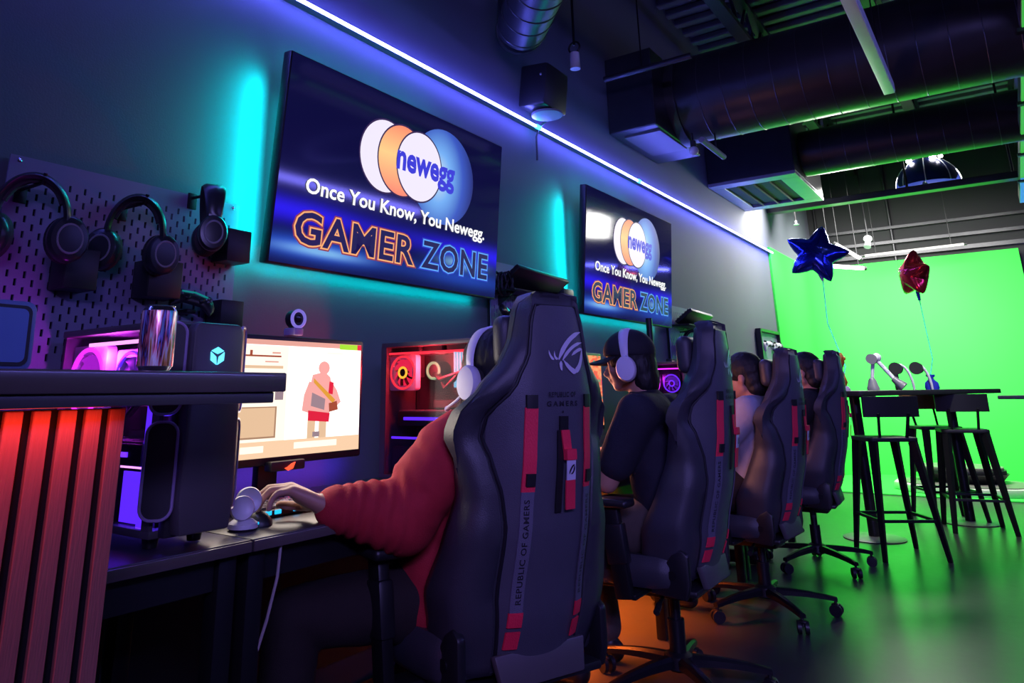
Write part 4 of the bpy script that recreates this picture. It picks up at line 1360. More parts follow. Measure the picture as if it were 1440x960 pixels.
point('tower_light_violet', (0.50, 0.912, 0.90), 2.4, (0.08, 0.03, 1.0))

# --- tower right of the first monitor, red inside
x0, x1, y0, y1, z0, z1 = 0.225, 0.615, 1.90, 2.09, 0.775, 1.215
t = thing('computer_tower', 'black glass-sided computer tower lit red inside, right of the nearest monitor', 'computer', (0.42, 2.0, 0.752))
tower_shell(t, x0, x1, y0, y1, z0, z1, 0.085)
obj('front_panel', box(bm_new(), (x1 - 0.006, 1.995, 0.995), (0.012, 0.185, 0.41), 0.003), 'case', t, world=True)
obj('side_column', box(bm_new(), (x0 + 0.012, y0 + 0.006, 0.995), (0.024, 0.012, 0.41)), 'case', t, world=True, smooth=0)
fan(t, (0.295, 1.945, 1.115), 0.056, (0, -1, 0), 'red_in', 'blade_red', 'amber_in', fm='white_plastic')
for k_ in range(3):
    fan(t, (0.33 + k_ * 0.10, 1.975, 1.192), 0.042, (0, 0, -1), 'red_in', 'blade_red', None)
board_parts(t, 0.455, 2.05, 1.09, 'green_in', 'cyan_in', 'violet_in', 0.965)
obj('light_strip', box(bm_new(), (0.42, 1.915, 1.178), (0.34, 0.006, 0.007)), 'red_in', t, world=True, smooth=0)
obj('light_strip', box(bm_new(), (0.42, 1.912, 0.905), (0.30, 0.005, 0.007)), 'violet_in', t, world=True, smooth=0)
obj('glass_panel', box(bm_new(), (0.42, y0 + 0.001, 0.995), (0.345, 0.004, 0.41)), 'glass', t, world=True, smooth=0)
point('tower_light_red', (0.42, 1.925, 1.14), 8.0, (1.0, 0.03, 0.05))

# --- tower between the second and third monitors, magenta inside
x0, x1, y0, y1, z0, z1 = 0.20, 0.50, 4.06, 4.25, 0.775, 1.20
t = thing('computer_tower', 'computer tower lit magenta and violet inside, behind the man in the cap', 'computer', (0.35, 4.15, 0.752))
tower_shell(t, x0, x1, y0, y1, z0, z1, 0.085)
obj('front_panel', box(bm_new(), (x1 - 0.006, 4.155, 0.985), (0.012, 0.185, 0.40), 0.003), 'case', t, world=True)
fan(t, (0.285, 4.10, 1.08), 0.058, (0, -1, 0), 'magenta_in', 'blade_magenta', 'violet_in')
fan(t, (0.405, 4.12, 1.08), 0.050, (0, -1, 0), 'violet_in', 'blade_violet', 'violet_in')
obj('light_strip', box(bm_new(), (0.36, 4.075, 1.16), (0.24, 0.006, 0.007)), 'magenta_in', t, world=True, smooth=0)
obj('glass_panel', box(bm_new(), (0.35, y0 + 0.001, 0.985), (0.27, 0.004, 0.40)), 'glass', t, world=True, smooth=0)
point('tower_light_magenta_b', (0.35, 4.085, 1.10), 1.2, (0.9, 0.03, 1.0))


# ================================================================== monitors
def monitor(x, y0, y1, z0, z1, label, screen_m, bez=0.012, yaw=0.0):
    w, h = y1 - y0, z1 - z0
    ctr = Vector((x, (y0 + y1) / 2, (z0 + z1) / 2))
    X = Vector((0, 1, 0)); Y = Vector((0, 0, 1)); Z = Vector((1, 0, 0))
    F = Matrix.Translation(ctr) @ Matrix.Rotation(yaw, 4, 'Z') @ Matrix((X, Y, Z)).transposed().to_4x4()
    t = thing('monitor', label, 'monitor', (x, ctr.y, 0.752))
    obj('housing', merge(bm_new(), box(bm_new(), (0, -0.004, -0.02), (w + 2 * bez, h + 2 * bez + 0.01, 0.036), 0.006), F), 'black', t, world=True)
    obj('rear_bulge', merge(bm_new(), box(bm_new(), (0, 0, -0.05), (w * 0.55, h * 0.6, 0.03), 0.01), F), 'black', t, world=True)
    g = bm_new()
    quad_uv(g, [F @ Vector((sx * w / 2, sy * h / 2, -0.0012)) for sx, sy in ((-1, -1), (1, -1), (1, 1), (-1, 1))])
    obj('screen', g, screen_m, t, world=True, smooth=0)
    s_ = obj('stand_neck', merge(bm_new(), box(bm_new(), (0, -h / 2 - 0.04, -0.075), (0.07, 0.22, 0.03), 0.008), F), 'steel_black', t, world=True)
    zf = 0.752
    for sgn in (-1, 1):
        a = F @ Vector((0, 0, -0.07)); a.z = zf + 0.012
        b = F @ Vector((sgn * 0.15, 0, 0.07)); b.z = zf + 0.006
        c = F @ Vector((sgn * 0.07, 0, 0.01)); c.z = zf + 0.020
        obj('stand_foot', tube(bm_new(), [a, c, b], [0.014, 0.011, 0.006], 10), 'steel_black', t, world=True)
    return t, F, w, h


def screen_bits(t, F, w, h, items):
    """flat printed picture elements: (name, material, polygon in 0..1 with v down, layer)"""
    for name, m, poly, lay in items:
        g = bm_new()
        g.faces.new([g.verts.new(F @ Vector(((u - 0.5) * w, (0.5 - v) * h, -0.0010 + 0.0004 * lay))) for u, v in poly])
        obj(name, g, m, t, world=True, smooth=0)


R4 = lambda a, b, c, d: [(a, d), (c, d), (c, b), (a, b)]
M['scr_white'] = emis('screen_white', '#fffaf4', 1.55)
M['scr_peach'] = emis('screen_peach', '#f6cfa8', 1.05)
M['scr_tan'] = emis('screen_tan', '#e8c39c', 1.0)
M['scr_tan_dk'] = emis('screen_tan_dark', '#b08a6c', 0.95)
M['scr_pink'] = emis('screen_pink', '#e8a898', 1.0)
M['scr_cream'] = emis('screen_cream', '#fff0dc', 1.25)
M['scr_green'] = emis('screen_green', '#90e020', 1.1)
M['scr_red'] = emis('screen_red', '#e02038', 1.0)
M['scr_brown'] = emis('screen_brown', '#a85030', 0.9)
M['scr_grey'] = emis('screen_grey', '#a08c94', 0.9)
M['scr_gold'] = emis('screen_gold', '#e0a030', 1.0)
M['scr_rose'] = emis('screen_rose', '#f0a8a0', 1.05)
t, F, w, h = monitor(0.30, 1.135, 1.725, 0.882, 1.198, 'monitor with a bright white screen in front of the man in the red hoodie', 'scr_white')
ell = lambda cu, cv, ru, rv, n_=20, a0=0, a1=360: [(cu + ru * math.cos(math.radians(a0 + (a1 - a0) * k_ / n_)), cv + rv * math.sin(math.radians(a0 + (a1 - a0) * k_ / n_))) for k_ in range(n_)][::-1]
items = [
    ('title_bar', 'scr_pink', R4(0, 0, 1, 0.045), 1),
    ('green_tab', 'scr_green', R4(0.84, 0.004, 0.97, 0.055), 2),
    ('red_tab', 'scr_red', R4(0.97, 0.004, 1.0, 0.055), 2),
    ('side_panel', 'scr_cream', R4(0.0, 0.05, 0.50, 1.0), 1),
    ('text_line', 'scr_brown', R4(0.10, 0.135, 0.455, 0.150), 2),
    ('text_line', 'scr_brown', R4(0.27, 0.095, 0.285, 0.150), 2),
    ('text_line', 'scr_pink', R4(0.10, 0.185, 0.20, 0.197), 2),
    ('text_line', 'scr_pink', R4(0.36, 0.185, 0.44, 0.197), 2),
    ('text_line', 'scr_pink', R4(0.40, 0.105, 0.45, 0.120), 2),
    ('panel_rule', 'scr_tan', R4(0.0, 0.225, 0.47, 0.250), 2),
    ('picture_tile', 'scr_grey', R4(0.43, 0.44, 0.48, 0.52), 2),
    ('tile_rim', 'scr_tan_dk', R4(0.0, 0.575, 0.445, 0.840), 2),
    ('tile', 'scr_tan', R4(0.0, 0.585, 0.435, 0.825), 3),
    ('tool_bar', 'scr_peach', R4(0.0, 0.865, 1.0, 1.0), 2),
    ('tool_button', 'scr_cream', R4(0.04, 0.905, 0.22, 0.960), 3),
    ('tool_button', 'scr_cream', R4(0.25, 0.900, 0.38, 0.955), 3),
    ('tool_button', 'scr_cream', R4(0.56, 0.890, 0.84, 0.945), 3),
    ('text_line', 'scr_cream', R4(0.75, 0.085, 0.87, 0.105), 2),
    # plain standing figure, a generic stand-in of the same size and colours
    ('figure_leg', 'scr_tan', R4(0.640, 0.70, 0.690, 0.865), 2),
    ('figure_leg', 'scr_tan', R4(0.715, 0.70, 0.765, 0.865), 2),
    ('figure_boot', 'scr_grey', R4(0.675, 0.81, 0.72, 0.855), 3),
    ('figure_arm', 'scr_rose', [(0.640, 0.36), (0.610, 0.48), (0.600, 0.62), (0.640, 0.64), (0.660, 0.50), (0.690, 0.38)], 2),
    ('figure_arm', 'scr_rose', [(0.780, 0.34), (0.830, 0.44), (0.860, 0.55), (0.820, 0.60), (0.780, 0.50), (0.740, 0.40)], 2),
    ('figure_body', 'scr_rose', [(0.660, 0.30), (0.640, 0.46), (0.640, 0.66), (0.780, 0.68), (0.800, 0.48), (0.780, 0.32), (0.740, 0.27)], 3),
    ('figure_head', 'scr_rose', ell(0.735, 0.235, 0.038, 0.062), 4),
    ('figure_cloth', 'scr_red', [(0.640, 0.62), (0.640, 0.71), (0.780, 0.73), (0.785, 0.65)], 4),
    ('figure_cloth', 'scr_red', [(0.775, 0.36), (0.770, 0.47), (0.800, 0.48), (0.805, 0.37)], 4),
    ('figure_belt', 'scr_gold', [(0.668, 0.33), (0.668, 0.37), (0.80, 0.56), (0.82, 0.53)], 5),
    ('figure_vest', 'scr_grey', [(0.660, 0.46), (0.655, 0.58), (0.745, 0.62), (0.750, 0.52)], 5),
    ('figure_bag', 'scr_brown', [(0.775, 0.56), (0.78, 0.64), (0.84, 0.62), (0.83, 0.54)], 5),
]
screen_bits(t, F, w, h, items)
M['eye_red'] = emis('red_emblem_light', (1.0, 0.06, 0.02, 1), 2.2)
g = bm_new()
F2 = Matrix.Translation((0.327, 1.432, 0.857)) @ Matrix((Vector((0, 1, 0)), Vector((0, 0, 1)), Vector((1, 0, 0)))).transposed().to_4x4()
prism(g, [(-0.018, -0.004), (-0.006, -0.011), (0.010, -0.006), (0.018, 0.010), (0.004, 0.006), (-0.008, -0.001)], 0.003, F2)
obj('red_emblem', g, 'eye_red', t, world=True, smooth=0, label='glowing red emblem under the screen')
obj('chin', box(bm_new(), (0.310, 1.43, 0.859), (0.03, 0.12, 0.026), 0.004), 'black', t, world=True)
area('monitor_light_a', (0.31, 1.43, 1.04), (1, 0, 0), 0.56, 0.30, 2.6, (1.0, 0.86, 0.74), up=(0, 1, 0))

# ring webcam on it
t = thing('webcam', 'small round webcam with a pale violet ring light on top of the nearest monitor', 'webcam', (0.30, 1.447, 1.218))
obj('body', cone(bm_new(), (0.285, 1.447, 1.262), (0.312, 1.447, 1.262), 0.026, n=28), 'black', t, world=True)
obj('ring_light', torus(bm_new(), (0.314, 1.447, 1.262), 0.024, 0.0048, (1, 0, 0), 32, 8), emis('webcam_ring', '#8c7cf0', 0.75), t, world=True)
obj('lens', lathe(bm_new(), [(0.011, 0), (0.011, 0.003), (0.006, 0.004)], (0.312, 1.447, 1.262), 20, axis=(1, 0, 0)), 'black_gloss', t, world=True)
obj('clip', box(bm_new(), (0.295, 1.447, 1.225), (0.05, 0.034, 0.022), 0.004), 'lavender_trim', t, world=True)

t, F, w, h = monitor(0.30, 2.86, 3.44, 0.882, 1.215, 'monitor with a colourful game picture in front of the man in the cap', 'game_a')
area('monitor_light_b', (0.31, 3.15, 1.04), (1, 0, -0.02), 0.56, 0.30, 6.5, (1.0, 0.36, 0.24), up=(0, 1, 0))
t, F, w, h = monitor(0.30, 4.42, 5.0, 0.882, 1.215, 'monitor with a pink and orange game picture behind the second chair', 'game_b')
area('monitor_light_c', (0.31, 4.7, 1.04), (1, 0, -0.02), 0.56, 0.30, 2.0, (1.0, 0.35, 0.55), up=(0, 1, 0))
t = thing('monitor_pole', 'thin black vertical pole rising above the far desk right of the farther television', 'pole', (0.22, 4.34, 0.752))
obj('post', cone(bm_new(), (0.20, 4.34, 0.76), (0.20, 4.34, 1.475), 0.019), 'steel_black', t, world=True)
obj('base', cone(bm_new(), (0.20, 4.34, 0.750), (0.20, 4.34, 0.764), 0.06, n=24), 'steel_black', t, world=True)


# ================================================================== keyboards, mouse, dock
def keyboard(loc, rz, label, glow):
    t = thing('keyboard', label, 'keyboard', loc, rz)
    # local: x = towards the sitter, y = along the rows
    obj('case', box(bm_new(), (0, 0, 0.009), (0.135, 0.42, 0.018), 0.004), 'black', t)
    keys = bm_new(); caps = bm_new()
    for r in range(5):
        off = 0.004 * r
        for c in range(15):
            box(keys if (r + c) % 3 else caps, (-0.048 + r * 0.024, -0.196 + c * 0.028, 0.022), (0.018, 0.021, 0.008), 0.002, seg=1)
    obj('keys', keys, 'grey_plastic', t, smooth=0, kind='stuff')
    obj('pale_keys', caps, 'white_plastic', t, smooth=0, kind='stuff')
    if glow:
        g = bm_new()
        for c in (0, 1, 3):
            box(g, (0.0685, -0.190 + c * 0.030, 0.012), (0.004, 0.020, 0.010), 0.001, seg=1)
        obj('edge_lights', g, glow, t, smooth=0, label='cyan edge lights')
    return t


keyboard((0.36, 1.475, 0.751), 0.0, 'keyboard with pale keys and cyan edge lights under the hand in the red sleeve', emis('key_cyan', '#18b8ff', 1.4))
keyboard((0.42, 2.95, 0.751), 0.0, 'black keyboard on the desk of the man in the cap', None)
t = thing('gaming_mouse', 'dark mouse with cyan lights under the hand of the man in red', 'mouse', (0.46, 1.215, 0.751))
g = bm_new()
rings = []
for i in range(9):
    a = i / 8 * 2 - 1
    wd = 0.031 * math.sqrt(max(0.02, 1 - abs(a) ** 3)); hh_ = 0.034 * math.sqrt(max(0.02, 1 - (abs(a + 0.1) / 1.1) ** 2.4))
    rings.append([(a * 0.058, wd * math.cos(b), max(0, hh_ * math.sin(b))) for b in (math.pi * q / 10 for q in range(11))])
loft(g, rings)
obj('shell', g, 'black', t, smooth=60)
obj('wheel', cone(bm_new(), (-0.036, -0.004, 0.026), (-0.036, 0.004, 0.026), 0.011, n=16), 'grey_plastic', t)
obj('side_lights', box(bm_new(), (0.03, -0.028, 0.010), (0.05, 0.006, 0.006), 0.002), emis('mouse_cyan', '#18b8ff', 1.4), t, label='cyan side lights')

t = thing('earbud_dock', 'small lilac-white two-disc charging dock on the desk beside the tower', 'dock', (0.50, 1.155, 0.751))
obj('foot', lathe(bm_new(), [(0.026, 0), (0.034, 0.004), (0.033, 0.014), (0.022, 0.022), (0.012, 0.026)], (0, 0, 0), 28), 'white_plastic', t)
for (dx, dy, dz, r_) in ((0.0, 0.012, 0.060, 0.030), (0.012, -0.014, 0.048, 0.027)):
    g = bm_new()
    lathe(g, [(r_ * 0.8, -0.008), (r_, -0.005), (r_, 0.004), (r_ * 0.93, 0.008), (r_ * 0.85, 0.006), (r_ * 0.3, 0.004)], (dx, dy, dz), 28, axis=(0.9, -0.45, 0.15))
    obj('disc', g, 'white_plastic', t, smooth=50)
t = thing('white_cable', 'thin pale cable hanging from the desk edge beside the knee of the man in red', 'cable', (0.6, 1.18, 0.6))
g = bm_new(); tube(g, [(0.585, 1.175, 0.738), (0.60, 1.185, 0.725), (0.60, 1.18, 0.66), (0.592, 1.165, 0.58), (0.575, 1.15, 0.50)], 0.0035, 6)
obj('cord', g, 'white_cable', t, world=True)


# ================================================================== gaming chairs
def interp(tab, z):
    if z <= tab[0][0]:
        return tab[0][1]
    for (a, va), (b, vb) in zip(tab[:-1], tab[1:]):
        if z <= b:
            s = (z - a) / (b - a); s = s * s * (3 - 2 * s) * 0.5 + s * 0.5
            return va + (vb - va) * s
    return tab[-1][1]


XR = [(0.40, 0.155), (0.55, 0.205), (0.75, 0.250), (0.90, 0.270), (1.05, 0.280), (1.15, 0.280), (1.30, 0.272)]
WP = [(0.42, 0.12), (0.58, 0.135), (0.73, 0.132), (0.80, 0.140), (0.88, 0.160), (0.94, 0.176), (0.99, 0.170), (1.07, 0.118), (1.14, 0.090), (1.22, 0.080), (1.262, 0.066)]
WO = [(0.40, 0.200), (0.50, 0.232), (0.58, 0.245), (0.70, 0.228), (0.80, 0.212), (0.87, 0.228), (0.95, 0.252), (1.00, 0.243), (1.06, 0.192), (1.12, 0.142), (1.18, 0.114), (1.25, 0.102), (1.28, 0.088), (1.295, 0.06)]
DP = [(0.40, 0.20), (0.55, 0.23), (0.70, 0.20), (0.82, 0.175), (0.95, 0.16), (1.05, 0.13), (1.15, 0.105), (1.27, 0.09), (1.295, 0.07)]
KK = [(0.4, 1.0), (0.8, 1.2), (1.0, 1.2), (1.15, 1.4), (1.3, 1.6)]


def rear(z, y):
    return interp(XR, z) - interp(KK, z) * y * y - 66.0 * y ** 4


def gaming_chair(loc, rz, label, group):
    t = thing('gaming_chair', label, 'chair', loc, rz, group)
    # ---- backrest shell
    rings = []
    zs = [0.405 + (1.292 - 0.405) * i / 40 for i in range(41)]
    for z in zs:
        wp, wo, d = interp(WP, z), interp(WO, z), interp(DP, z)
        xr = interp(XR, z)
        e = rear(z, wp)
        topf = max(0.0, (z - 1.27) / 0.025)
        xo = e - 0.030 - 0.02 * topf
        xf = xr - d
        half = [(0, rear(z, 0) - 0.012 - 0.02 * topf), (wp * 0.5, rear(z, wp * 0.5) - 0.012 - 0.02 * topf), (wp * 0.92, rear(z, wp * 0.92) - 0.010),
                (wp + 0.003, e - 0.010), (wp + 0.012, e + 0.001), (wp + 0.5 * (wo - wp), e - 0.006), (wo * 0.965, xo + 0.006), (wo, xo - 0.028),
                (wo * 0.995, xf + 0.045), (wo - 0.014, xf + 0.008), (wo - 0.040, xf), (wo - 0.070, xf + 0.022), (wo * 0.45, xf + 0.050), (0, xf + 0.052)]
        half = [(max(0, y_), min(x_, xr)) for y_, x_ in half]
        ring = [(x_, y_, z) for y_, x_ in half] + [(x_, -y_, z) for y_, x_ in half[-2:0:-1]]
        rings.append(ring)
    g = bm_new()
    c0 = [(p[0] * 0.6 + 0.4 * (interp(XR, 0.40) - 0.10), p[1] * 0.6, 0.392) for p in rings[0]]
    c1 = [(p[0] * 0.6 + 0.4 * (interp(XR, 1.3) - 0.06), p[1] * 0.6, 1.302) for p in rings[-1]]
    loft(g, [c0] + rings + [c1])
    obj('backrest', g, 'leather_rim', t, smooth=60)
    # ---- rear panel inside the piping
    g = bm_new()
    R = []
    for i in range(31):
        z = 0.43 + (1.262 - 0.43) * i / 30
        wp = interp(WP, z) - 0.003
        R.append([(rear(z, wp * q / 6) + 0.0015, wp * q / 6, z) for q in range(-6, 7)])
    loft(g, R, cap=False, closed_ring=False)
    pn = obj('rear_panel', g, 'leather', t, smooth=60)
    L = [Vector((rear(z, interp(WP, z)) + 0.0005, -interp(WP, z), z)) for z in (0.43 + 0.832 * i / 34 for i in range(35))]
    Rr = [Vector((p.x, -p.y, p.z)) for p in L]
    g = bm_new(); tube(g, L + Rr[::-1], 0.0042, 6)
    obj('piping', g, 'piping', t)
    # ---- logo and lettering on the panel
    def project(b, yc, zc, eps=0.004):
        # b lies in XY: x -> lateral (to the viewer's right), y -> up
        bmesh.ops.triangulate(b, faces=b.faces)
        for v_ in b.verts:
            y_, z_ = yc + v_.co.x, zc + v_.co.y
            v_.co = Vector((rear(z_, y_) + eps + v_.co.z, y_, z_))
        return b

    def sweep(b, ctrl, w0, w1, n_=14):
        """tapered curved stroke through ctrl (quadratic)"""
        p0, p1, p2 = (Vector((x, y, 0)) for x, y in ctrl)
        prev = None
        for i in range(n_ + 1):
            s = i / n_
            p = p0 * (1 - s) ** 2 + p1 * 2 * s * (1 - s) + p2 * s * s
            d = ((p1 - p0) * (1 - s) + (p2 - p1) * s).normalized()
            w = (w0 + (w1 - w0) * s) * min(1, 0.25 + 4 * s * 1, 0.10 + 4 * (1 - s))
            nr = Vector((-d.y, d.x, 0)) * w / 2
            a, c = b.verts.new(p + nr), b.verts.new(p - nr)
            if prev:
                b.faces.new((prev[0], prev[1], c, a))
            prev = (a, c)
    b = bmesh.new()
    K = 0.125
    sc = lambda *pts: [((x - 0.5) * K, (y - 0.5) * K * 0.72) for x, y in pts]
    sweep(b, sc((0.26, 0.28), (0.50, 0.95), (0.98, 1.08)), 0.0140, 0.0109)       # upper lid
    sweep(b, sc((0.36, 0.26), (0.60, 0.72), (1.00, 0.78)), 0.0094, 0.0078)       # second stroke
    sweep(b, sc((0.98, 0.60), (0.92, 0.02), (0.66, -0.06)), 0.0101, 0.0156)      # right side of the eye
    sweep(b, sc((0.74, -0.06), (0.58, -0.04), (0.38, 0.28)), 0.0156, 0.0078)     # lower lid
    sweep(b, sc((0.98, 0.60), (0.80, 0.58), (0.62, 0.40)), 0.0086, 0.0078)       # iris bar
    sweep(b, sc((0.32, 0.24), (0.30, 0.05), (0.34, -0.02)), 0.0109, 0.0047)      # tail strokes
    sweep(b, sc((0.24, 0.30), (0.14, 0.30), (0.16, 0.52)), 0.0078, 0.0031)
    sweep(b, sc((0.14, 0.28), (0.04, 0.34), (0.02, 0.54)), 0.0078, 0.0031)
    obj('eye_emblem', project(b, 0.020, 1.145), 'silver_print', pn, smooth=0, label='silver eye emblem')
    obj('lettering', project(text_bm('REPUBLIC OF', 0.088, 0.0125, offset=0.03, spacing=1.15), 0.0, 1.040, 0.0035), 'dark_print', pn, smooth=0)
    obj('lettering', project(text_bm('GAMERS', 0.100, 0.0125, offset=0.03, spacing=1.5), 0.0, 1.018, 0.0035), 'dark_print', pn, smooth=0)
    obj('snap_dot', project(text_bm('.', 0.008, 0.008), 0.0, 0.998, 0.0035), 'dark_print', pn, smooth=0)

    # ---- straps
    def strap(y0, y1, za, zb, w, m, name, th=0.004, eps=0.0035, parent=t, lift=0.0, label=None):
        g = bm_new(); rings = []
        for i in range(13):
            s = i / 12
            z = za + (zb - za) * s; yc = y0 + (y1 - y0) * s
            pts = []
            for q in (-1, -0.33, 0.33, 1):
                y_ = yc + q * w / 2
                pts.append((rear(z, y_) + eps + lift, y_, z))
            pts2 = [(p[0] + th, p[1], p[2]) for p in pts[::-1]]
            rings.append(pts + pts2)
        loft(g, rings)
        return obj(name, g, m, parent, smooth=40, label=label)
    for s in (-1, 1):
        yt, yb = s * 0.090, s * 0.094
        st = strap(yt, yb, 1.010, 0.815, 0.030, 'red_strap', 'strap', label='red webbing strap')
        strap(yt, yt, 1.040, 1.008, 0.026, 'black', 'anchor', 0.006, parent=st)
        strap(yb - s * 0.002, yb - s * 0.002, 0.857, 0.828, 0.020, 'black', 'buckle', 0.006, 0.0078, parent=st)
        gs = strap(yb, s * 0.098, 0.815, 0.545, 0.029, 'grey_strap', 'lower_strap', label='grey webbing strap with dark lettering')
        tb = text_bm('REPUBLIC OF GAMERS', 0.235, 0.013, offset=0.02, spacing=1.1)
        tb.transform(Matrix.Rotation(math.radians(90), 4, 'Z'))
        obj('lettering', project(tb, s * 0.096, 0.680, 0.0080), 'dark_print', gs, smooth=0)
        strap(s * 0.098, s * 0.098, 0.545, 0.512, 0.031, 'red_strap', 'strap_tab', 0.005, label='red strap tab')
        strap(s * 0.098, s * 0.098, 0.502, 0.462, 0.031, 'red_strap', 'strap_tab', 0.005, label='red strap tab')
    an = strap(0.0, 0.0, 0.988, 0.955, 0.026, 'black', 'hang_loop_anchor', 0.006)
    lp = strap(0.0, 0.008, 0.955, 0.905, 0.026, 'red_strap', 'hang_loop', 0.005, lift=0.006, label='red hanging loop with white tag')
    strap(0.010, 0.012, 0.910, 0.885, 0.032, 'red_strap', 'loop_fold', 0.014, lift=0.008, parent=lp)
    tg = strap(0.012, 0.014, 0.885, 0.838, 0.028, 'silver_print', 'white_tag', 0.003, lift=0.016, parent=lp)
    strap(0.014, 0.018, 0.838, 0.770, 0.030, 'red_strap', 'loop_end', 0.004, lift=0.014, parent=lp)
    strap(-0.012, -0.012, 0.955, 0.765, 0.018, 'black', 'loop_back', 0.004, lift=0.003, parent=lp)
    b = bmesh.new(); K = 0.020; sc = lambda *pts: [((x - 0.5) * K, (y - 0.5) * K * 1.2) for x, y in pts]
    sweep(b, sc((0.1, 0.1), (0.4, 0.9), (0.95, 1.0)), 0.005, 0.004); sweep(b, sc((0.9, 0.9), (0.9, 0.1), (0.3, 0.1)), 0.005, 0.004)
    obj('tag_mark', project(b, 0.013, 0.862, 0.024), 'dark_print', lp, smooth=0)
    # ---- head pillow on the front of the back
    g = bm_new(); box(g, (interp(XR, 1.17) - 0.130, 0, 1.175), (0.062, 0.22, 0.14), 0.030, seg=4)
    obj('head_pillow', g, 'leather_rim', t, smooth=60)
    # ---- seat
    g = bm_new()
    rings = []
    for i in range(13):
        s = i / 12
        x = -0.31 + 0.42 * s
        lip = 1 if 0 < i < 12 else 0.86
        wd = (0.235 + 0.02 * math.sin(s * 3)) * lip
        zt = 0.480 - 0.012 * s - (0.03 if i == 0 else 0)
        zb = 0.385 + (0.02 if i in (0, 12) else 0)
        half = [(0, zt - 0.018), (wd * 0.62, zt - 0.016), (wd * 0.78, zt + 0.014), (wd * 0.92, zt + 0.016), (wd, zt - 0.012), (wd, zb + 0.02), (wd * 0.94, zb), (0, zb)]
        rings.append([(x, y_, z_) for y_, z_ in half] + [(x, -y_, z_) for y_, z_ in half[-2:0:-1]])
    loft(g, rings)
    obj('seat_cushion', g, 'leather_rim', t, smooth=50)
    obj('seat_pan', box(bm_new(), (-0.05, 0, 0.375), (0.42, 0.40, 0.022), 0.008), 'black', t)
    obj('tilt_mechanism', box(bm_new(), (-0.01, 0, 0.342), (0.22, 0.15, 0.05), 0.012), 'steel_black', t)
    g = bm_new(); tube(g, [(0.0, -0.07, 0.345), (0.03, -0.20, 0.345), (0.04, -0.255, 0.335)], 0.007, 8)
    lv = obj('lever', g, 'steel_black', t)
    obj('lever_grip', cone(bm_new(), (0.035, -0.235, 0.338), (0.045, -0.285, 0.328), 0.011, n=10), 'black', lv)
    # hinge covers at the foot of the back
    for s in (-1, 1):
        g = prism(bm_new(), [(-0.075, -0.070), (0.055, -0.080), (0.070, -0.03), (0.070, 0.06), (0.045, 0.08), (0.01, 0.06), (-0.05, -0.02)], 0.026,
                  Matrix.Translation((0.08, s * 0.222 + 0.013, 0.440)) @ Matrix.Rotation(math.radians(90), 4, 'X'), 0.008)
        hc = obj('recline_bracket', g, 'black', t)
        obj('bolt_cap', cone(bm_new(), (0.09, s * 0.222 - 0.016, 0.435), (0.09, s * 0.222 + 0.016, 0.435), 0.015, n=16), 'steel_black', hc)
    obj('rear_apron', prism(bm_new(), [(-0.125, -0.03), (0.125, -0.03), (0.14, 0.045), (-0.14, 0.045)], 0.022,
        Matrix.Translation((0.150, 0, 0.405)) @ Matrix.Rotation(math.radians(-12), 4, 'Y') @ Matrix(((0, 0, 1, 0), (1, 0, 0, 0), (0, 1, 0, 0), (0, 0, 0, 1))), 0.006), 'case', t)
    # ---- arm rests
    for s in (-1, 1):
        g = bm_new()
        bar(g, (-0.05, s * 0.17, 0.37), (-0.05, s * 0.315, 0.37), 0.075, 0.018, 0.004, up=(0, 0, 1))
        bar(g, (-0.05, s * 0.315, 0.362), (-0.085, s * 0.322, 0.655), 0.034, 0.062, 0.008, up=(1, 0, 0))
        ar = obj('armrest', g, 'steel_black', t, smooth=40)
        obj('post_sleeve', bar(bm_new(), (-0.062, s * 0.318, 0.47), (-0.078, s * 0.320, 0.60), 0.044, 0.078, 0.010, up=(1, 0, 0)), 'black', ar, smooth=40)
        obj('arm_pad', box(bm_new(), (-0.135, s * 0.325, 0.668), (0.26, 0.088, 0.030), 0.013, seg=3), 'black', ar, smooth=50)
    # ---- column and star base
    g = bm_new(); cone(g, (0, 0, 0.10), (0, 0, 0.24), 0.030); cone(g, (0, 0, 0.24), (0, 0, 0.33), 0.019)
    obj('gas_lift', g, 'steel_black', t, smooth=40)
    obj('base_hub', lathe(bm_new(), [(0.036, 0.075), (0.052, 0.085), (0.050, 0.125), (0.034, 0.135)], n=24), 'black', t, smooth=40)
    for k_ in range(5):
        a = math.radians(72 * k_ + 100)
        d = Vector((math.cos(a), math.sin(a), 0))
        g = bm_new(); rings = []
        side = Vector((-d.y, d.x, 0))
        for i in range(8):
            s = i / 7
            p = d * (0.035 + 0.285 * s) + Vector((0, 0, 0.108 - 0.030 * s ** 2))
            wd = 0.024 - 0.010 * s; hh_ = 0.018 - 0.008 * s
            rings.append([p + side * wd - Vector((0, 0, hh_)), p + side * wd + Vector((0, 0, hh_ * 0.4)), p + side * wd * 0.5 + Vector((0, 0, hh_)), p - side * wd * 0.5 + Vector((0, 0, hh_)), p - side * wd + Vector((0, 0, hh_ * 0.4)), p - side * wd - Vector((0, 0, hh_))])
        loft(g, rings)
        lg = obj('base_leg', g, 'steel_black', t, smooth=40)
        c = d * 0.312
        g = bm_new()
        ax = (Vector((-d.y, d.x, 0)) * 0.9 + d * 0.4).normalized()
        for s in (-1, 1):
            cone(g, c + ax * s * 0.008 + Vector((0, 0, 0.029)), c + ax * s * 0.024 + Vector((0, 0, 0.029)), 0.0285, n=20)
        cone(g, c + Vector((0, 0, 0.03)), c + Vector((0, 0, 0.078)), 0.007, n=8)
        box(g, c + Vector((0, 0, 0.052)), (0.036, 0.036, 0.014), 0.006)
        obj('caster', g, 'black', lg, smooth=40)
    return t


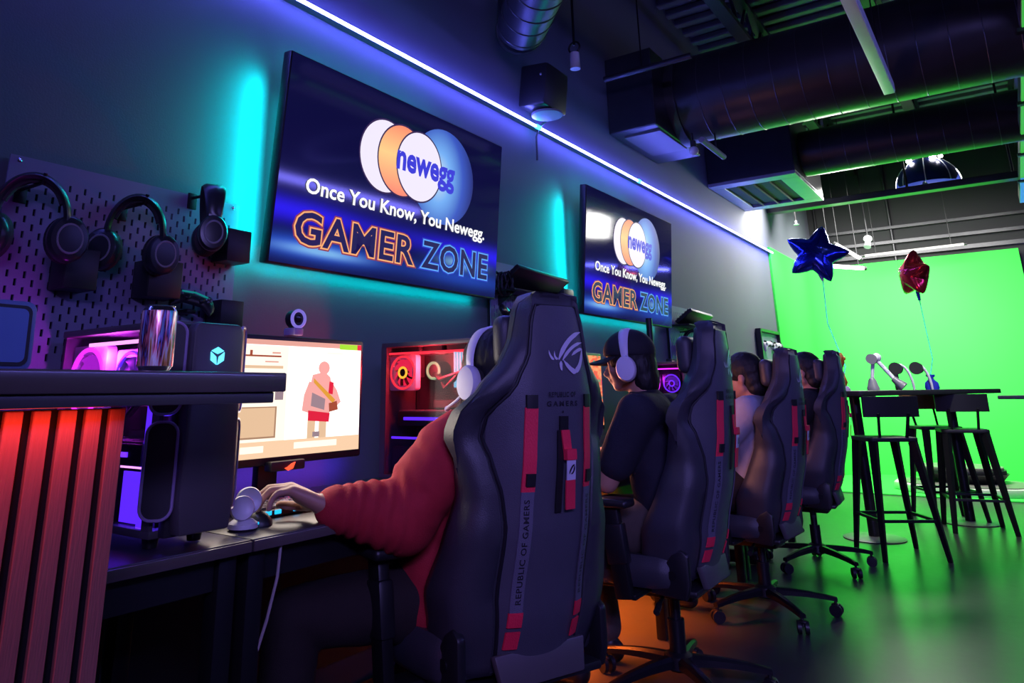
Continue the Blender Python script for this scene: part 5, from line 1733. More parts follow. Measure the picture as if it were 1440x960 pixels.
GC = 'gaming chairs along the desks'
chair = gaming_chair((0.80, 1.765, 0), math.radians(-20), 'dark gaming chair with red straps, nearest the camera, its back filling mid-frame', GC)
dup(chair, (0.837, 2.845, 0), math.radians(1), 'dark gaming chair with the man in the black cap, second from the camera', GC)
c3 = dup(chair, (0.835, 4.0, 0), math.radians(-3), 'dark gaming chair with the person in the pale shirt, third from the camera', GC)
c3.scale = (1, 1, 0.955)          # set lower than the others
c4 = dup(chair, (0.835, 5.16, 0), math.radians(4), 'dark gaming chair farthest from the camera, beside the tall black table', GC)
c4.scale = (1, 1, 0.98)


# ================================================================== people
def capsule(bm, p0, p1, r0, r1):
    p0, p1 = Vector(p0), Vector(p1)
    d = p1 - p0
    ball(bm, p0, r0, 3); ball(bm, p1, r1, 3)
    if d.length > 1e-4:
        k_ = (r0 - r1) / max(d.length, abs(r0 - r1) + 1e-4)
        u_ = d.normalized(); cs = math.sqrt(max(0.02, 1 - k_ * k_))
        cone(bm, p0 + u_ * k_ * r0, p1 + u_ * k_ * r1, r0 * cs, r1 * cs, 24)


def chain(bm, *pr):
    for (a, ra), (b, rb) in zip(pr[:-1], pr[1:]):
        capsule(bm, a, b, ra, rb)


def fuse(name, bm, m, parent, voxel=0.010, smooth_it=3, wrinkle=0.0, wfreq=22.0, fold=None, world=True):
    """fuse overlapping closed shapes into one continuous skin; optional cloth creases"""
    me = bpy.data.meshes.new('tmp'); bm.to_mesh(me); bm.free()
    o = bpy.data.objects.new('tmp', me); COL.objects.link(o)
    md = o.modifiers.new('r', 'REMESH'); md.mode = 'VOXEL'; md.voxel_size = voxel
    ms = o.modifiers.new('s', 'SMOOTH'); ms.factor = 0.5; ms.iterations = smooth_it
    dg = bpy.context.evaluated_depsgraph_get()
    m2 = bpy.data.meshes.new_from_object(o.evaluated_get(dg))
    bpy.data.objects.remove(o); bpy.data.meshes.remove(me)
    b = bmesh.new(); b.from_mesh(m2); bpy.data.meshes.remove(m2)
    if wrinkle or fold:
        b.normal_update()
        for v_ in b.verts:
            p = v_.co
            k_ = 0.0
            if wrinkle:
                k_ += wrinkle * (noise.noise(p * wfreq) * 0.6 + (0.5 - abs(noise.noise(p * wfreq * 0.55 + Vector((7, 3, 1))))) * 0.9)
            if fold:
                for (a, c, amp, frq) in fold:
                    a, c = Vector(a), Vector(c)
                    u_ = (c - a); l_ = u_.length; u_ = u_ / l_
                    s = (p - a).dot(u_) / l_
                    if -0.1 < s < 1.1:
                        dd = (p - a - u_ * s * l_).length
                        if dd < 0.12:
                            f_ = max(0, 1 - (2 * s - 1) ** 4) if 0 < s < 1 else 0
                            k_ += amp * f_ * math.sin(s * l_ * frq + 3.0 * noise.noise(p * 14))
            v_.co = p + v_.normal * k_
    return obj(name, b, m, parent, world=world, smooth=180)


def head_shapes(bm, H, F, sc=1.0, ears=True, neck=None):
    """skull, face and ears; H head centre, F 3x3 frame with columns (right, forward, up)"""
    P = lambda x, y, z: H + F @ Vector((x * sc, y * sc, z * sc))
    Fe = F
    ball(bm, P(0, -0.012, 0.030), (0.072 * sc, 0.088 * sc, 0.080 * sc), 3, Fe)      # cranium
    ball(bm, P(0, 0.022, -0.030), (0.058 * sc, 0.062 * sc, 0.075 * sc), 3, Fe)      # face
    ball(bm, P(0, 0.050, -0.082), (0.030 * sc, 0.028 * sc, 0.022 * sc), 2, Fe)      # chin
    for s in (-1, 1):
        capsule(bm, P(s * 0.050, 0.000, -0.055), P(s * 0.018, 0.052, -0.083), 0.022 * sc, 0.018 * sc)   # jaw
        ball(bm, P(s * 0.034, 0.062, -0.022), (0.020 * sc, 0.016 * sc, 0.018 * sc), 2, Fe)   # cheek bones
        ball(bm, P(s * 0.030, 0.070, 0.014), (0.020 * sc, 0.012 * sc, 0.007 * sc), 2, Fe)    # brows
        ball(bm, P(s * 0.029, 0.071, -0.002), (0.011 * sc, 0.009 * sc, 0.008 * sc), 2, Fe)   # eye lids
        if ears:
            ball(bm, P(s * 0.074, -0.008, -0.012), (0.010 * sc, 0.018 * sc, 0.031 * sc), 2, Fe)
    capsule(bm, P(0, 0.078, 0.004), P(0, 0.099, -0.030), 0.008 * sc, 0.012 * sc)    # nose
    for s in (-1, 1):
        ball(bm, P(s * 0.011, 0.090, -0.033), 0.008 * sc, 2)
    ball(bm, P(0, 0.082, -0.054), (0.022 * sc, 0.009 * sc, 0.006 * sc), 2, Fe)      # lips
    ball(bm, P(0, 0.080, -0.063), (0.019 * sc, 0.009 * sc, 0.006 * sc), 2, Fe)
    if neck is not None:
        capsule(bm, P(0, -0.022, -0.04), neck, 0.050 * sc, 0.056 * sc)


def frame_head(fwd, tilt=0.0):
    f_ = Vector(fwd).normalized()
    r_ = f_.cross(Vector((0, 0, 1))).normalized()
    u_ = r_.cross(f_)
    return Matrix((r_, f_, u_)).transposed()


def hand_shapes(bm, wrist, knuck, up, thumb_side, curl=0.5, sc=1.0, spread=1.0):
    """palm and five separate curled fingers; returns nothing. thumb_side = +1 thumb towards (dir x up), -1 the other way"""
    w, k_ = Vector(wrist), Vector(knuck)
    d = (k_ - w).normalized(); u_ = Vector(up); u_ = (u_ - d * u_.dot(d)).normalized()
    s = d.cross(u_) * thumb_side
    L = (k_ - w).length
    # palm as a fan of short bones
    roots = []
    for q, off in enumerate((0.030, 0.010, -0.010, -0.029)):
        r_ = k_ + s * off * sc + u_ * (0.004 - 0.003 * abs(q - 1)) - d * (0.0, -0.004, 0.0, 0.010)[q]
        roots.append(r_)
        capsule(bm, w + s * off * 0.55 * sc, r_, 0.0155 * sc, 0.0120 * sc)
    capsule(bm, w + d * 0.02 - u_ * 0.006 + s * 0.012, w + d * (L * 0.75) - u_ * 0.008 + s * 0.014, 0.017 * sc, 0.013 * sc)
    capsule(bm, w + d * 0.02 - u_ * 0.006 - s * 0.014, w + d * (L * 0.75) - u_ * 0.008 - s * 0.014, 0.015 * sc, 0.012 * sc)
    lens = ((0.040, 0.024, 0.020), (0.044, 0.028, 0.021), (0.040, 0.026, 0.020), (0.031, 0.019, 0.017))
    for q, r_ in enumerate(roots):
        a = 0.0
        fd = (d + s * (0.10, 0.03, -0.05, -0.14)[q] * spread).normalized()
        p = r_
        rad = (0.0096, 0.0100, 0.0094, 0.0082)[q] * sc
        for j, l_ in enumerate(lens[q]):
            a += curl * (0.55, 0.85, 0.55)[j] + 0.05 * q
            nd = fd * math.cos(a) - u_ * math.sin(a)
            p2 = p + nd * l_ * sc
            capsule(bm, p, p2, rad * (1 - 0.06 * j), rad * (0.92 - 0.07 * j))
            p = p2
    # thumb from the side of the palm near its base
    t0 = w + d * 0.022 * sc + s * 0.018 * sc - u_ * 0.006
    t1 = t0 + (d * 0.55 + s * 0.75 - u_ * 0.30).normalized() * 0.042 * sc
    t2 = t1 + (d * 0.88 + s * 0.25 - u_ * 0.35).normalized() * 0.032 * sc
    t3 = t2 + (d * 0.95 - s * 0.10 - u_ * 0.30).normalized() * 0.024 * sc
    chain(bm, (t0, 0.0145 * sc), (t1, 0.0115 * sc), (t2, 0.0100 * sc), (t3, 0.0080 * sc))


def person(label, loc, J, clothes, hair=None, voxel=0.009, headF=None, hsc=1.0, sleeve='short', extra=None):
    """one continuous body in world coordinates; J holds the joints"""
    t = thing('person', label, 'person', loc)
    V = {k_: Vector(v_) for k_, v_ in J.items()}
    b = bmesh.new()
    H = V['head']
    head_shapes(b, H, headF, hsc, True, V['neck'])
    chain(b, (V['hip'], 0.105), (V['belly'], 0.105), (V['chest'], 0.11), (V['neck'] - Vector((0, 0, 0.03)), 0.06))
    for s in ('l', 'r'):
        chain(b, (V['chest'].lerp(V[s + 'sh'], 0.4) + Vector((0, 0, 0.05)), 0.065), (V[s + 'sh'], 0.052), (V[s + 'el'], 0.042), (V[s + 'wr'], 0.030))
        hand_shapes(b, V[s + 'wr'], V[s + 'kn'], V.get(s + 'up', Vector((0, 0, 1))), -1 if s == 'r' else 1, 0.72, 1.14)
        chain(b, (V[s + 'hp'], 0.085), (V[s + 'kne'], 0.055), (V[s + 'an'], 0.036))
        capsule(b, V[s + 'an'] + Vector((0, 0, -0.04)), V[s + 'toe'], 0.034, 0.026)
    fuse('body', b, 'skin', t, voxel, 2)
    return t, V


def torso_cloth(V, r, sl, wrist_r=0.045, hem=0.0, shr=0.068, elr=0.056):
    b = bmesh.new()
    up = Vector((0, 0, 1))
    if hem:
        capsule(b, V['hip'] - up * hem, V['hip'] + up * 0.03, r + 0.026, r + 0.014)
        for s in ('l', 'r'):
            capsule(b, V['hip'].lerp(V[s + 'hp'], 0.75) - up * (hem - 0.02), V['hip'].lerp(V[s + 'hp'], 0.8) + up * 0.10, r + 0.026, r + 0.010)
    chain(b, (V['hip'] + up * 0.02, r), (V['belly'], r + 0.004), (V['chest'], r + 0.010), (V['neck'] - up * 0.035, 0.072))
    for s in ('l', 'r'):
        # widen the trunk towards both sides
        side = (V[s + 'sh'] - V['chest']); side.z = 0
        for p, q in ((V['belly'], 0.30), (V['chest'], 0.42), (V['hip'] + up * 0.03, 0.32)):
            ball(b, p + side * q, r * 0.96, 3)
        capsule(b, V['belly'] + side * 0.30, V['chest'] + side * 0.42, r * 0.95, r * 0.98)
        capsule(b, V['hip'] + up * 0.03 + side * 0.32, V['belly'] + side * 0.30, r * 0.96, r * 0.95)
        chain(b, (V['chest'].lerp(V[s + 'sh'], 0.35) + up * 0.055, 0.078), (V[s + 'sh'], shr))
        if sl == 'long':
            chain(b, (V[s + 'sh'], shr), (V[s + 'el'], elr), (V[s + 'wr'].lerp(V[s + 'el'], 0.14), wrist_r))
        else:
            chain(b, (V[s + 'sh'], shr), (V[s + 'sh'].lerp(V[s + 'el'], 0.72), elr + 0.006))
    return b


def pants_cloth(V, r=0.10, kr=0.070, ar=0.058):
    b = bmesh.new()
    chain(b, (V['hip'] + Vector((0, 0, 0.02)), 0.118), (V['hip'] - Vector((0, 0, 0.01)), 0.115))
    for s in ('l', 'r'):
        chain(b, (V['hip'].lerp(V[s + 'hp'], 0.7), 0.110), (V[s + 'hp'], r), (V[s + 'kne'], kr), (V[s + 'an'] + Vector((0, 0, 0.02)), ar))
    return b


def shoes(t, V, m='black'):
    for s in ('l', 'r'):
        b = bmesh.new()
        d = V[s + 'toe'] - V[s + 'an']; d.z = 0; d.normalize()
        a = V[s + 'an'].copy(); a.z = 0.045
        capsule(b, a - d * 0.03, a + d * 0.14, 0.043, 0.036)
        capsule(b, a + Vector((0, 0, 0.03)), a + Vector((0, 0, 0.06)), 0.044, 0.042)
        bmesh.ops.bisect_plane(b, geom=b.verts[:] + b.edges[:] + b.faces[:], plane_co=(0, 0, 0.004), plane_no=(0, 0, -1), clear_outer=True)
        bmesh.ops.holes_fill(b, edges=[e_ for e_ in b.edges if e_.is_boundary])
        fuse('shoe', b, m, t, 0.008, 2)


def hair_cap(t, H, F, sc=1.0, back=0.0, name='hair', m='hair', r=0.010, low=-0.05, front=0.085):
    P = lambda x, y, z: H + F @ Vector((x * sc, y * sc, z * sc))
    b = bmesh.new()
    ball(b, P(0, -0.014, 0.036), ((0.072 + r) * sc, (0.088 + r) * sc, (0.080 + r) * sc), 4, F)
    ball(b, P(0, -0.045, -0.015), ((0.062 + r) * sc, (0.055 + r) * sc, (0.070 + r) * sc), 3, F)
    if back:
        ball(b, P(0, -0.055, -0.06), ((0.055 + r) * sc, (0.045 + r) * sc, back * sc), 3, F)
    # cut away the face
    co = P(0, front, 0.0); no = (F @ Vector((0, 1.0, -0.75))).normalized()
    bmesh.ops.bisect_plane(b, geom=b.verts[:] + b.edges[:] + b.faces[:], plane_co=co, plane_no=no, clear_outer=True)
    bmesh.ops.holes_fill(b, edges=[e_ for e_ in b.edges if e_.is_boundary])
    return fuse(name, b, m, t, 0.006, 2, wrinkle=0.003, wfreq=60)


def worn_headset(label, H, F, m, sc=1.0, boom=None, fit=0.088):
    """F columns right, forward, up -> headset local x right, -y forward, z up"""
    t = headset('headset', label, 'headset', (0, 0, 0), (0, 0, 0), m, R=fit, cup=(0.037, 0.047), boom=boom)
    r_, f_, u_ = (F.col[i].copy() for i in range(3))
    Mx = Matrix((-r_, -f_, u_)).transposed().to_4x4()
    Mx.translation = H + F @ Vector((0, -0.010, 0.022)) * sc
    t.matrix_basis = Mx @ Matrix.Diagonal((sc, sc, sc * 1.0, 1))
    return t


def rotp(loc, a, p):
    c, s = math.cos(a), math.sin(a)
    return Vector((loc[0] + p[0] * c - p[1] * s, loc[1] + p[0] * s + p[1] * c, p[2]))


# ---- the man in the red hoodie (nearest chair)
Fh = frame_head((-0.95, 0.20, -0.10))
J = dict(hip=(0.69, 1.735, 0.555), belly=(0.655, 1.70, 0.69), chest=(0.745, 1.705, 0.86), neck=(0.825, 1.715, 1.005), head=(0.828, 1.70, 1.092),
         lsh=(0.755, 1.590, 0.900), lel=(0.685, 1.500, 0.745), lwr=(0.588, 1.325, 0.788), lkn=(0.522, 1.272, 0.826), lup=(-0.15, 0.10, 1),
         rsh=(0.80, 1.905, 0.915), rel=(0.70, 2.02, 0.70), rwr=(0.53, 1.93, 0.69), rkn=(0.460, 1.90, 0.690), rup=(0, 0, 1),
         lhp=(0.66, 1.675, 0.525), lkne=(0.435, 1.370, 0.515), lan=(0.46, 1.345, 0.10), ltoe=(0.33, 1.30, 0.03),
         rhp=(0.67, 1.85, 0.525), rkne=(0.38, 1.92, 0.515), ran=(0.42, 1.93, 0.10), rtoe=(0.28, 1.93, 0.03))
t, V = person('man in a red hoodie with a white headset, seated at the nearest monitor', (0.80, 1.77, 0), J, None, voxel=0.006, headF=Fh)
b = torso_cloth(V, 0.108, 'long', wrist_r=0.052, hem=0.045, shr=0.082, elr=0.088)
ball(b, V['neck'] + Vector((0.05, 0.0, -0.03)), (0.075, 0.10, 0.055), 3)          # hood lying on the shoulders
ball(b, V['neck'] + Vector((-0.04, 0.0, -0.035)), (0.06, 0.085, 0.045), 3)
fuse('hoodie', b, 'hoodie', t, 0.0075, 3, wrinkle=0.006, wfreq=16, fold=[(V['lwr'], V['lel'], 0.0032, 190), (V['lel'], V['lsh'], 0.003, 75), (V['hip'], V['chest'], 0.005, 70)])
b = bmesh.new()
d = (V['lel'] - V['lwr']).normalized()
tube(b, [V['lwr'] + d * q for q in (0.026, 0.036, 0.048, 0.058)], [0.043, 0.047, 0.047, 0.044], 24)
obj('cuff', b, 'hoodie', t, world=True, smooth=60)
fuse('trousers', pants_cloth(V), 'dark_pants', t, 0.010, 3, wrinkle=0.006, wfreq=14)
shoes(t, V)
hair_cap(t, V['head'], Fh, 1.0, 0.05, r=0.010)
worn_headset('white headset with a boom microphone worn by the man in the red hoodie', V['head'], Fh, 'hs_white', 1.0, boom=1)


def seated(label, hub, a, head_fwd, shirt, pants, P=None, voxel=0.009):
    """a seated figure in chair coordinates (front = -x, own left = -y)"""
    base = dict(hip=(0.03, 0, 0.565), belly=(0.005, 0, 0.70), chest=(-0.005, 0, 0.87), neck=(-0.045, 0, 1.035), head=(-0.095, 0, 1.140),
                lsh=(-0.02, -0.175, 0.955), lel=(-0.14, -0.215, 0.720), lwr=(-0.345, -0.165, 0.782), lkn=(-0.420, -0.145, 0.790),
                rsh=(-0.02, 0.175, 0.955), rel=(-0.14, 0.215, 0.720), rwr=(-0.345, 0.165, 0.782), rkn=(-0.420, 0.145, 0.790),
                lhp=(-0.04, -0.10, 0.555), lkne=(-0.40, -0.15, 0.545), lan=(-0.36, -0.15, 0.10), ltoe=(-0.50, -0.16, 0.03),
                rhp=(-0.04, 0.10, 0.555), rkne=(-0.40, 0.15, 0.545), ran=(-0.36, 0.15, 0.10), rtoe=(-0.50, 0.16, 0.03))
    if P:
        base.update(P)
    J = {k_: rotp(hub, a, v_) for k_, v_ in base.items()}
    Fm = frame_head(head_fwd)
    t, V = person(label, (hub[0], hub[1], 0), J, None, voxel=voxel, headF=Fm)
    return t, V, Fm


# ---- the man in the black cap
t, V, Fh = seated('man in a black cap, dark T-shirt and white headset in the second chair', (0.837, 2.845), 0.0, (-0.97, -0.20, -0.10), 'navy_shirt', 'khaki_pants',
                  dict(head=(-0.100, -0.04, 1.150), neck=(-0.045, -0.03, 1.035), lsh=(-0.01, -0.185, 0.960), lwr=(-0.35, -0.19, 0.782), lkn=(-0.425, -0.175, 0.79)), voxel=0.008)
fuse('shirt', torso_cloth(V, 0.112, 'short', shr=0.080, elr=0.060), 'navy_shirt', t, 0.009, 3, wrinkle=0.006, wfreq=15, fold=[(V['hip'], V['chest'], 0.004, 50)])
fuse('trousers', pants_cloth(V), 'khaki_pants', t, 0.010, 3, wrinkle=0.005, wfreq=14)
shoes(t, V)
hair_cap(t, V['head'], Fh, 1.0, 0.085, r=0.012)
b = bmesh.new()
H = V['head']; P_ = lambda x, y, z: H + Fh @ Vector((x, y, z))
ball(b, P_(0, -0.010, 0.044), (0.090, 0.106, 0.092), 4, Fh)
bmesh.ops.bisect_plane(b, geom=b.verts[:] + b.edges[:] + b.faces[:], plane_co=P_(0, 0.0, 0.028), plane_no=(Fh @ Vector((0, 0.12, -1))).normalized(), clear_outer=True)
bmesh.ops.holes_fill(b, edges=[e_ for e_ in b.edges if e_.is_boundary])
cp = fuse('cap', b, 'cap', t, 0.006, 2)
g = bm_new(); rings = []
for i in range(9):
    a = math.radians(-70 + 140 * i / 8)
    inn = P_(0.078 * math.sin(a), 0.000 + 0.092 * math.cos(a), 0.030)
    outp = P_(0.088 * math.sin(a), 0.015 + 0.150 * math.cos(a) ** 0.8 if math.cos(a) > 0 else 0.015, 0.020 - 0.012 * abs(math.sin(a)))
    up_ = Fh @ Vector((0, 0, 0.003))
    rings.append([inn + up_, outp + up_, outp - up_, inn - up_])
loft(g, rings)
obj('cap_bill', g, 'cap', cp, world=True, smooth=50)
worn_headset('white headset worn over the black cap by the man in the second chair', V['head'], Fh, 'hs_white', 1.06, None, fit=0.092)

# ---- the person in the pale shirt
t, V, Fh = seated('person with short black hair and a pale T-shirt in the third chair', (0.835, 4.0), math.radians(-3), (-0.99, 0.0, -0.1), 'white_shirt', 'dark_pants',
                  dict(head=(0.015, -0.03, 1.105), neck=(0.05, -0.02, 1.00), chest=(0.07, 0, 0.85), belly=(0.045, 0, 0.69), hip=(0.03, 0, 0.56), lsh=(0.065, -0.175, 0.935), rsh=(0.065, 0.175, 0.935)))
fuse('shirt', torso_cloth(V, 0.108, 'short', shr=0.078, elr=0.060), 'white_shirt', t, 0.010, 3, wrinkle=0.005, wfreq=15)
fuse('trousers', pants_cloth(V), 'dark_pants', t, 0.012, 3, wrinkle=0.005, wfreq=14)
shoes(t, V)
hair_cap(t, V['head'], Fh, 1.0, 0.05, r=0.010)

# ---- the last person, mostly behind the third chair
t, V, Fh = seated('person in a black shirt in the farthest chair, mostly hidden behind the third chair', (0.835, 5.16), math.radians(4), (-1, 0.1, -0.1), 'black_shirt', 'dark_pants',
                  dict(head=(0.06, -0.03, 1.145), neck=(0.08, -0.02, 1.035), chest=(0.085, 0, 0.87), belly=(0.05, 0, 0.70), lsh=(0.08, -0.18, 0.955), rsh=(0.08, 0.18, 0.955)))
fuse('shirt', torso_cloth(V, 0.110, 'short', shr=0.078, elr=0.060), 'black_shirt', t, 0.011, 3, wrinkle=0.005, wfreq=15)
fuse('trousers', pants_cloth(V), 'dark_pants', t, 0.012, 3, wrinkle=0.005, wfreq=14)
shoes(t, V)
hair_cap(t, V['head'], Fh, 1.0, 0.05, r=0.010)


# ================================================================== the tall table and stools
t = thing('bar_table', 'long tall black table on two round pedestals before the green screen', 'table', (1.25, 6.8, 0))
A, B = Vector((0.98, 6.27, 0)), Vector((1.51, 7.35, 0))
d = (B - A).normalized(); sd = Vector((d.y, -d.x, 0))
poly = []
P0, P1 = A - d * 0.35, B + d * 0.22
ca = math.atan2(d.y, d.x)
F = Matrix.Translation(((P0 + P1) / 2) + Vector((0, 0, 0.985))) @ Matrix.Rotation(ca, 4, 'Z')
obj('tabletop', prism(bm_new(), rrect((P1 - P0).length, 0.62, 0.03), 0.035, F, 0.004), 'table_top', t, world=True)
for q in (A, B):
    obj('pedestal', cone(bm_new(), q + Vector((0, 0, 0.015)), q + Vector((0, 0, 0.985)), 0.036, n=20), 'steel_black', t, world=True)
    obj('base_plate', lathe(bm_new(), [(0.20, 0.0), (0.205, 0.006), (0.19, 0.012), (0.05, 0.018)], q, 40), 'base_plate', t, world=True, smooth=30)
    obj('top_plate', box(bm_new(), q + Vector((0, 0, 0.978)), (0.26, 0.26, 0.012), 0.003), 'steel_black', t, world=True)


def taper_leg(p0, p1, w0, w1, up):
    p0, p1 = Vector(p0), Vector(p1)
    F = frame_dir(p1 - p0, up)
    return loft(bm_new(), [[p + F @ Vector((sx * w / 2, sy * w / 2, 0)) for sx, sy in ((-1, -1), (1, -1), (1, 1), (-1, 1))] for p, w in ((p0, w0), (p1, w1))])


def stool(loc, rz, label, backm):
    """tall stool with splayed square legs and a low backrest at local +x"""
    t = thing('bar_stool', label, 'stool', loc, rz, 'bar stools at the tall table')
    zs = 0.70
    obj('seat', prism(bm_new(), rrect(0.31, 0.32, 0.04), 0.026, Matrix.Translation((0, 0, zs)), 0.006), 'table_top', t)
    top = 0.125; foot = 0.205
    for sx in (-1, 1):
        for sy in (-1, 1):
            obj('leg', taper_leg((sx * foot, sy * foot * 0.95, 0.0), (sx * top, sy * top, zs), 0.024, 0.046, (sx, sy, 0)), 'steel_black', t, smooth=0)
    zf = 0.23
    f_ = top + (foot - top) * (1 - zf / zs)
    for a, b_ in (((-1, -1), (1, -1)), ((1, -1), (1, 1)), ((1, 1), (-1, 1)), ((-1, 1), (-1, -1))):
        obj('foot_rail', bar(bm_new(), (a[0] * f_, a[1] * f_ * 0.97, zf), (b_[0] * f_, b_[1] * f_ * 0.97, zf), 0.018, 0.018, 0.002), 'steel_black', t, smooth=0)
    for sy in (-1, 1):
        obj('back_post', bar(bm_new(), (0.135, sy * 0.085, zs + 0.01), (0.190, sy * 0.095, 0.88), 0.016, 0.016, 0.002), 'steel_black', t, smooth=0)
    g = bm_new(); rings = []
    for i in range(9):
        q = i / 8 * 2 - 1
        x = 0.185 - 0.030 * q * q; y_ = q * 0.175
        rings.append([(x - 0.010, y_, 0.855), (x + 0.010, y_, 0.855), (x + 0.022, y_, 0.985), (x + 0.002, y_, 0.985)])
    loft(g, rings)
    obj('backrest', g, backm, t, smooth=40)
    return t


stool((1.205, 5.76, 0), math.radians(-58), 'black stool with splayed legs in front, nearest the camera', 'table_top')
stool((1.58, 7.02, 0), math.radians(-76), 'black stool on the right side of the tall table', 'table_top')
stool((1.37, 7.42, 0), math.radians(118), 'black stool with a brown back behind the tall table', 'brown_wood')

# things on the table
TZ = 1.0205
tp = Vector((0.957, 6.05, TZ))
t = thing('toy_figure', 'slim twisted orange-brown toy figure on a pale foot, left end of tall table', 'toy', tp)
obj('foot', lathe(bm_new(), [(0.045, 0), (0.045, 0.012), (0.035, 0.03), (0.02, 0.036)], (0, 0, 0), 20), 'lavender_trim', t)
g = bm_new(); tube(g, [(0.012 * math.sin(q * 1.1), 0.01 * math.cos(q * 1.3), 0.03 + 0.03 * q) for q in range(9)], [0.016, 0.022, 0.016, 0.021, 0.018, 0.026, 0.028, 0.022, 0.012], 10)
for q in (3, 5, 6):
    ball(g, (0.025 * (-1) ** q, 0.01, 0.05 + 0.03 * q), 0.016, 2)
obj('figure', g, 'orange_toy', t)
ta = Vector((1.14, 6.55, TZ))
# jointed white arm
cx_ = ta
t = thing('desk_lamp', 'small jointed white desk lamp standing on the tall table', 'lamp', cx_)
obj('foot', lathe(bm_new(), [(0.045, 0), (0.045, 0.02), (0.04, 0.03), (0.030, 0.07), (0.02, 0.09)], (-0.06, 0, 0), 24), 'grey_plastic', t)
obj('lower_arm', cone(bm_new(), (-0.06, 0, 0.07), (-0.035, 0, 0.22), 0.014), 'diffuser', t)
obj('joint', cone(bm_new(), (-0.04, -0.035, 0.235), (-0.04, 0.035, 0.235), 0.040, n=24), 'grey_plastic', t)
obj('joint_cover', ball(bm_new(), (-0.005, 0, 0.245), (0.035, 0.03, 0.035), 2), 'white_plastic', t)
obj('upper_arm', cone(bm_new(), (0.0, 0, 0.215), (0.10, 0, 0.07), 0.016), 'white_plastic', t)
obj('lamp_head', cone(bm_new(), (0.085, 0, 0.085), (0.15, 0, 0.02), 0.022, 0.040, n=24), 'grey_plastic', t)
t = thing('headset', 'white headset with dark round cushions standing on the tall table', 'headset', (1.33, 6.66, TZ), 0.2)
for x_, lean in ((-0.015, 0.02), (0.105, 0.05)):
    g = bm_new()
    tube(g, [(x_ - 0.075 + 0.02 * q * 0, -0.0, 0.185) if q == 0 else (x_ - 0.075 + 0.105 * math.sin(q * 0.196), 0.0, 0.185 + 0.02 * math.sin(q * 0.39) - 0.185 * (1 - math.cos(q * 0.196))) for q in range(9)], [0.010] + [0.015] * 7 + [0.013], 10, flat=0.7)
    obj('band', g, 'white_plastic', t)
for x_ in (-0.095, 0.045):
    obj('ear_cushion', cone(bm_new(), (x_, -0.02, 0.160), (x_ + 0.02, 0.03, 0.160), 0.048, 0.042, 28), 'cushion', t)
obj('stand', box(bm_new(), (-0.095, 0.0, 0.06), (0.035, 0.03, 0.12), 0.006), 'black', t)
t = thing('pouch', 'small bright blue pouch on the tall table right of the white headset', 'bag', (1.46, 6.72, TZ))
g = bm_new()
loft(g, [[(w_ * math.cos(a), 0.028 * math.sin(a), z) for a in (2 * math.pi * q / 16 for q in range(16))] for z, w_ in ((0.0, 0.045), (0.015, 0.05), (0.05, 0.045), (0.075, 0.02), (0.085, 0.016), (0.10, 0.032), (0.112, 0.03))])
obj('bag', g, 'blue_cloth', t, smooth=60)
obj('tie', torus(bm_new(), (0, 0, 0.080), 0.019, 0.004, n=16, m=6), 'black', t)

t = thing('side_table', 'grey-topped tall table reaching in from the right edge behind the stools', 'table', (2.36, 8.0, 0))
obj('tabletop', box(bm_new(), (2.36, 8.05, 0.945), (1.05, 0.46, 0.030), 0.004), 'base_plate', t, world=True)
obj('pedestal', cone(bm_new(), (2.45, 8.05, 0.015), (2.45, 8.05, 0.93), 0.034, n=20), 'steel_black', t, world=True)
obj('base_foot', lathe(bm_new(), [(0.20, 0.0), (0.205, 0.006), (0.19, 0.012), (0.05, 0.018)], (2.45, 8.05, 0), 32), 'base_plate', t, world=True, smooth=30)

# ================================================================== treadmill discs on the stage floor
t = thing('round_platform', 'two-tier pale octagonal platform standing on the green stage floor', 'platform', (1.40, 9.35, 0.012))
oct_ = lambda r, n_=12: [(r * math.cos(2 * math.pi * (k_ + 0.5) / n_), r * 0.78 * math.sin(2 * math.pi * (k_ + 0.5) / n_)) for k_ in range(n_)]
obj('lower_rim', prism(bm_new(), oct_(0.66), 0.075, None, 0.01), 'disc_side', t, smooth=20)
obj('lower_deck', prism(bm_new(), oct_(0.60), 0.012, Matrix.Translation((0, 0, 0.072))), 'disc_top', t, smooth=20)
obj('pillar', cone(bm_new(), (0, 0.12, 0.08), (0, 0.12, 0.17), 0.30, 0.38, 24), 'black', t)
obj('upper_rim', prism(bm_new(), oct_(0.42), 0.045, Matrix.Translation((-0.05, 0.10, 0.165)), 0.008), 'black', t, smooth=20)
obj('upper_deck', prism(bm_new(), oct_(0.40), 0.030, Matrix.Translation((-0.05, 0.10, 0.205)), 0.006), 'disc_top', t, smooth=20)
for x_ in (-0.28, -0.10):
    obj('control_knob', cone(bm_new(), (x_, -0.49, 0.045), (x_, -0.51, 0.045), 0.014, n=12), 'black', t)

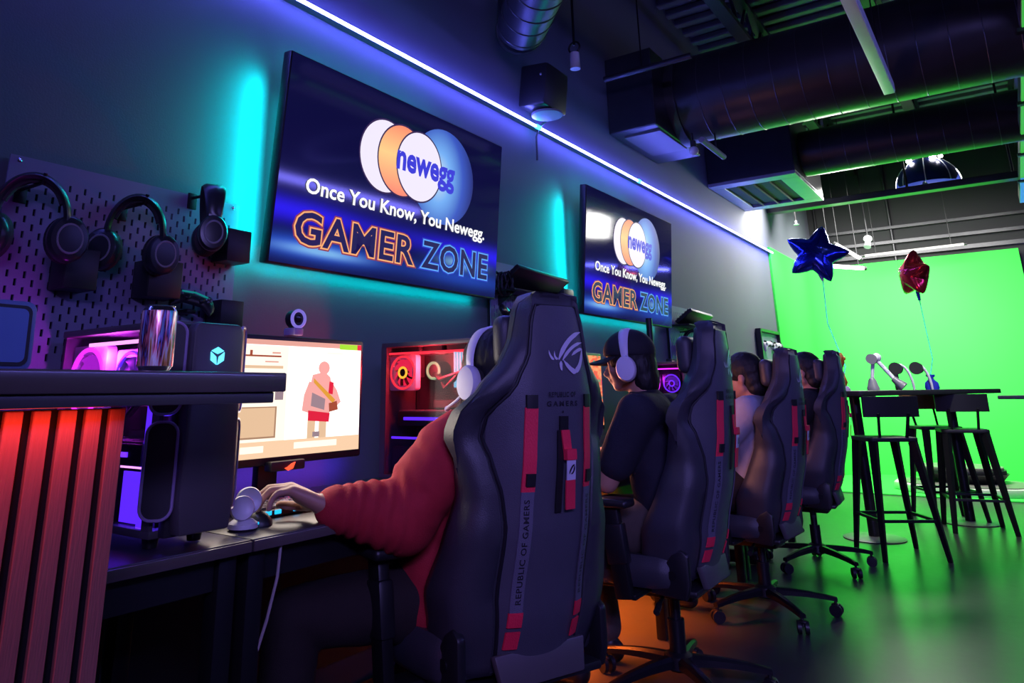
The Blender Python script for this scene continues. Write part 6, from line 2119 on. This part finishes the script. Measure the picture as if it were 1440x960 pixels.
# ================================================================== star balloons
def star_balloon(label, c, R_, fwd, roll, m, cat='balloon', squash=1.0, dep=0.32):
    t = thing('star_balloon', label, cat, c)
    f_ = Vector(fwd).normalized(); r_ = f_.cross(Vector((0, 0, 1))).normalized(); u_ = r_.cross(f_)
    F = Matrix((r_, u_, f_)).transposed().to_4x4() @ Matrix.Rotation(roll, 4, 'Z')
    N = 60
    rim = []
    for k_ in range(N):
        a = 2 * math.pi * k_ / N + math.pi / 2
        ph = (k_ % 12) / 12; tri = abs(ph - 0.5) * 2          # 1 at the points
        rr = R_ * (0.56 + 0.44 * tri ** 1.4)
        rim.append((rr * math.cos(a), rr * math.sin(a), tri))
    g = bm_new()
    rows = []
    for lv, (sc_, hz) in enumerate(((1.0, 0.0), (0.93, 0.38), (0.78, 0.68), (0.55, 0.90), (0.28, 1.0))):
        rows.append((sc_, hz * R_ * dep))
    for s in (1, -1):
        rings = []
        for sc_, z in rows:
            ring = []
            for k_, (x, y, tri) in enumerate(rim):
                wob = 1 + 0.02 * math.sin(k_ * 2.6) * (1 - sc_ * 0.5)
                ring.append((x * sc_ * wob, y * sc_ * wob * squash, s * z * (1 - 0.45 * tri * sc_)))
            rings.append(ring)
        R_v = [[g.verts.new(Vector(p)) for p in r__] for r__ in rings]
        for a_, b_ in zip(R_v[:-1], R_v[1:]):
            for k_ in range(N):
                q = (a_[k_], a_[(k_ + 1) % N], b_[(k_ + 1) % N], b_[k_])
                g.faces.new(q if s > 0 else q[::-1])
        g.faces.new(R_v[-1] if s > 0 else R_v[-1][::-1])
    bmesh.ops.remove_doubles(g, verts=g.verts, dist=1e-5)
    g.transform(F)
    obj('foil_body', g, m, t, smooth=50)
    return t, F


bl = Vector((0.77, 6.75, 2.155))
t, F = star_balloon('shiny blue star balloon floating by the left end of the green screen', bl, 0.265, (0.25, -0.95, 0.15), 0.31, 'blue_foil')
g = bm_new(); tube(g, [(0.0, 0.0, -0.12), (0.01, 0, -0.18), (0.025, -0.01, -0.235)], [0.012, 0.018, 0.010], 8); obj('neck', g, M['lavender_trim'], t)
tag(rebase(obj('balloon_ribbon', tube(bm_new(), [bl + Vector((0.025, -0.01, -0.235)), bl + Vector((0.04, -0.15, -0.6)), Vector((0.955, 6.25, 1.20)), Vector((0.94, 6.08, 1.05))], 0.005, 6), 'ribbon'), bl + Vector((0.025, -0.01, -0.235))),
    'thin cyan ribbon hanging from the blue star balloon to the tall table', 'ribbon')
rb = Vector((1.455, 6.9, 1.93))
t, F = star_balloon('shiny red star balloon floating in front of the green screen', rb, 0.20, (-0.85, -0.6, 0.1), 0.1, 'red_foil', dep=0.5)
g = bm_new(); tube(g, [(0.0, 0.0, -0.10), (0.005, 0, -0.16), (0.008, 0, -0.215)], [0.012, 0.014, 0.010], 8); obj('neck', g, M['blue_cloth'], t)
tag(rebase(obj('balloon_ribbon', tube(bm_new(), [rb + Vector((0.008, 0, -0.215)), rb + Vector((0.02, -0.05, -0.45)), Vector((1.49, 6.78, 1.25)), Vector((1.463, 6.725, 1.135))], 0.004, 6), 'ribbon'), rb + Vector((0.008, 0, -0.215))),
    'thin cyan ribbon hanging from the red star balloon to the blue pouch', 'ribbon')
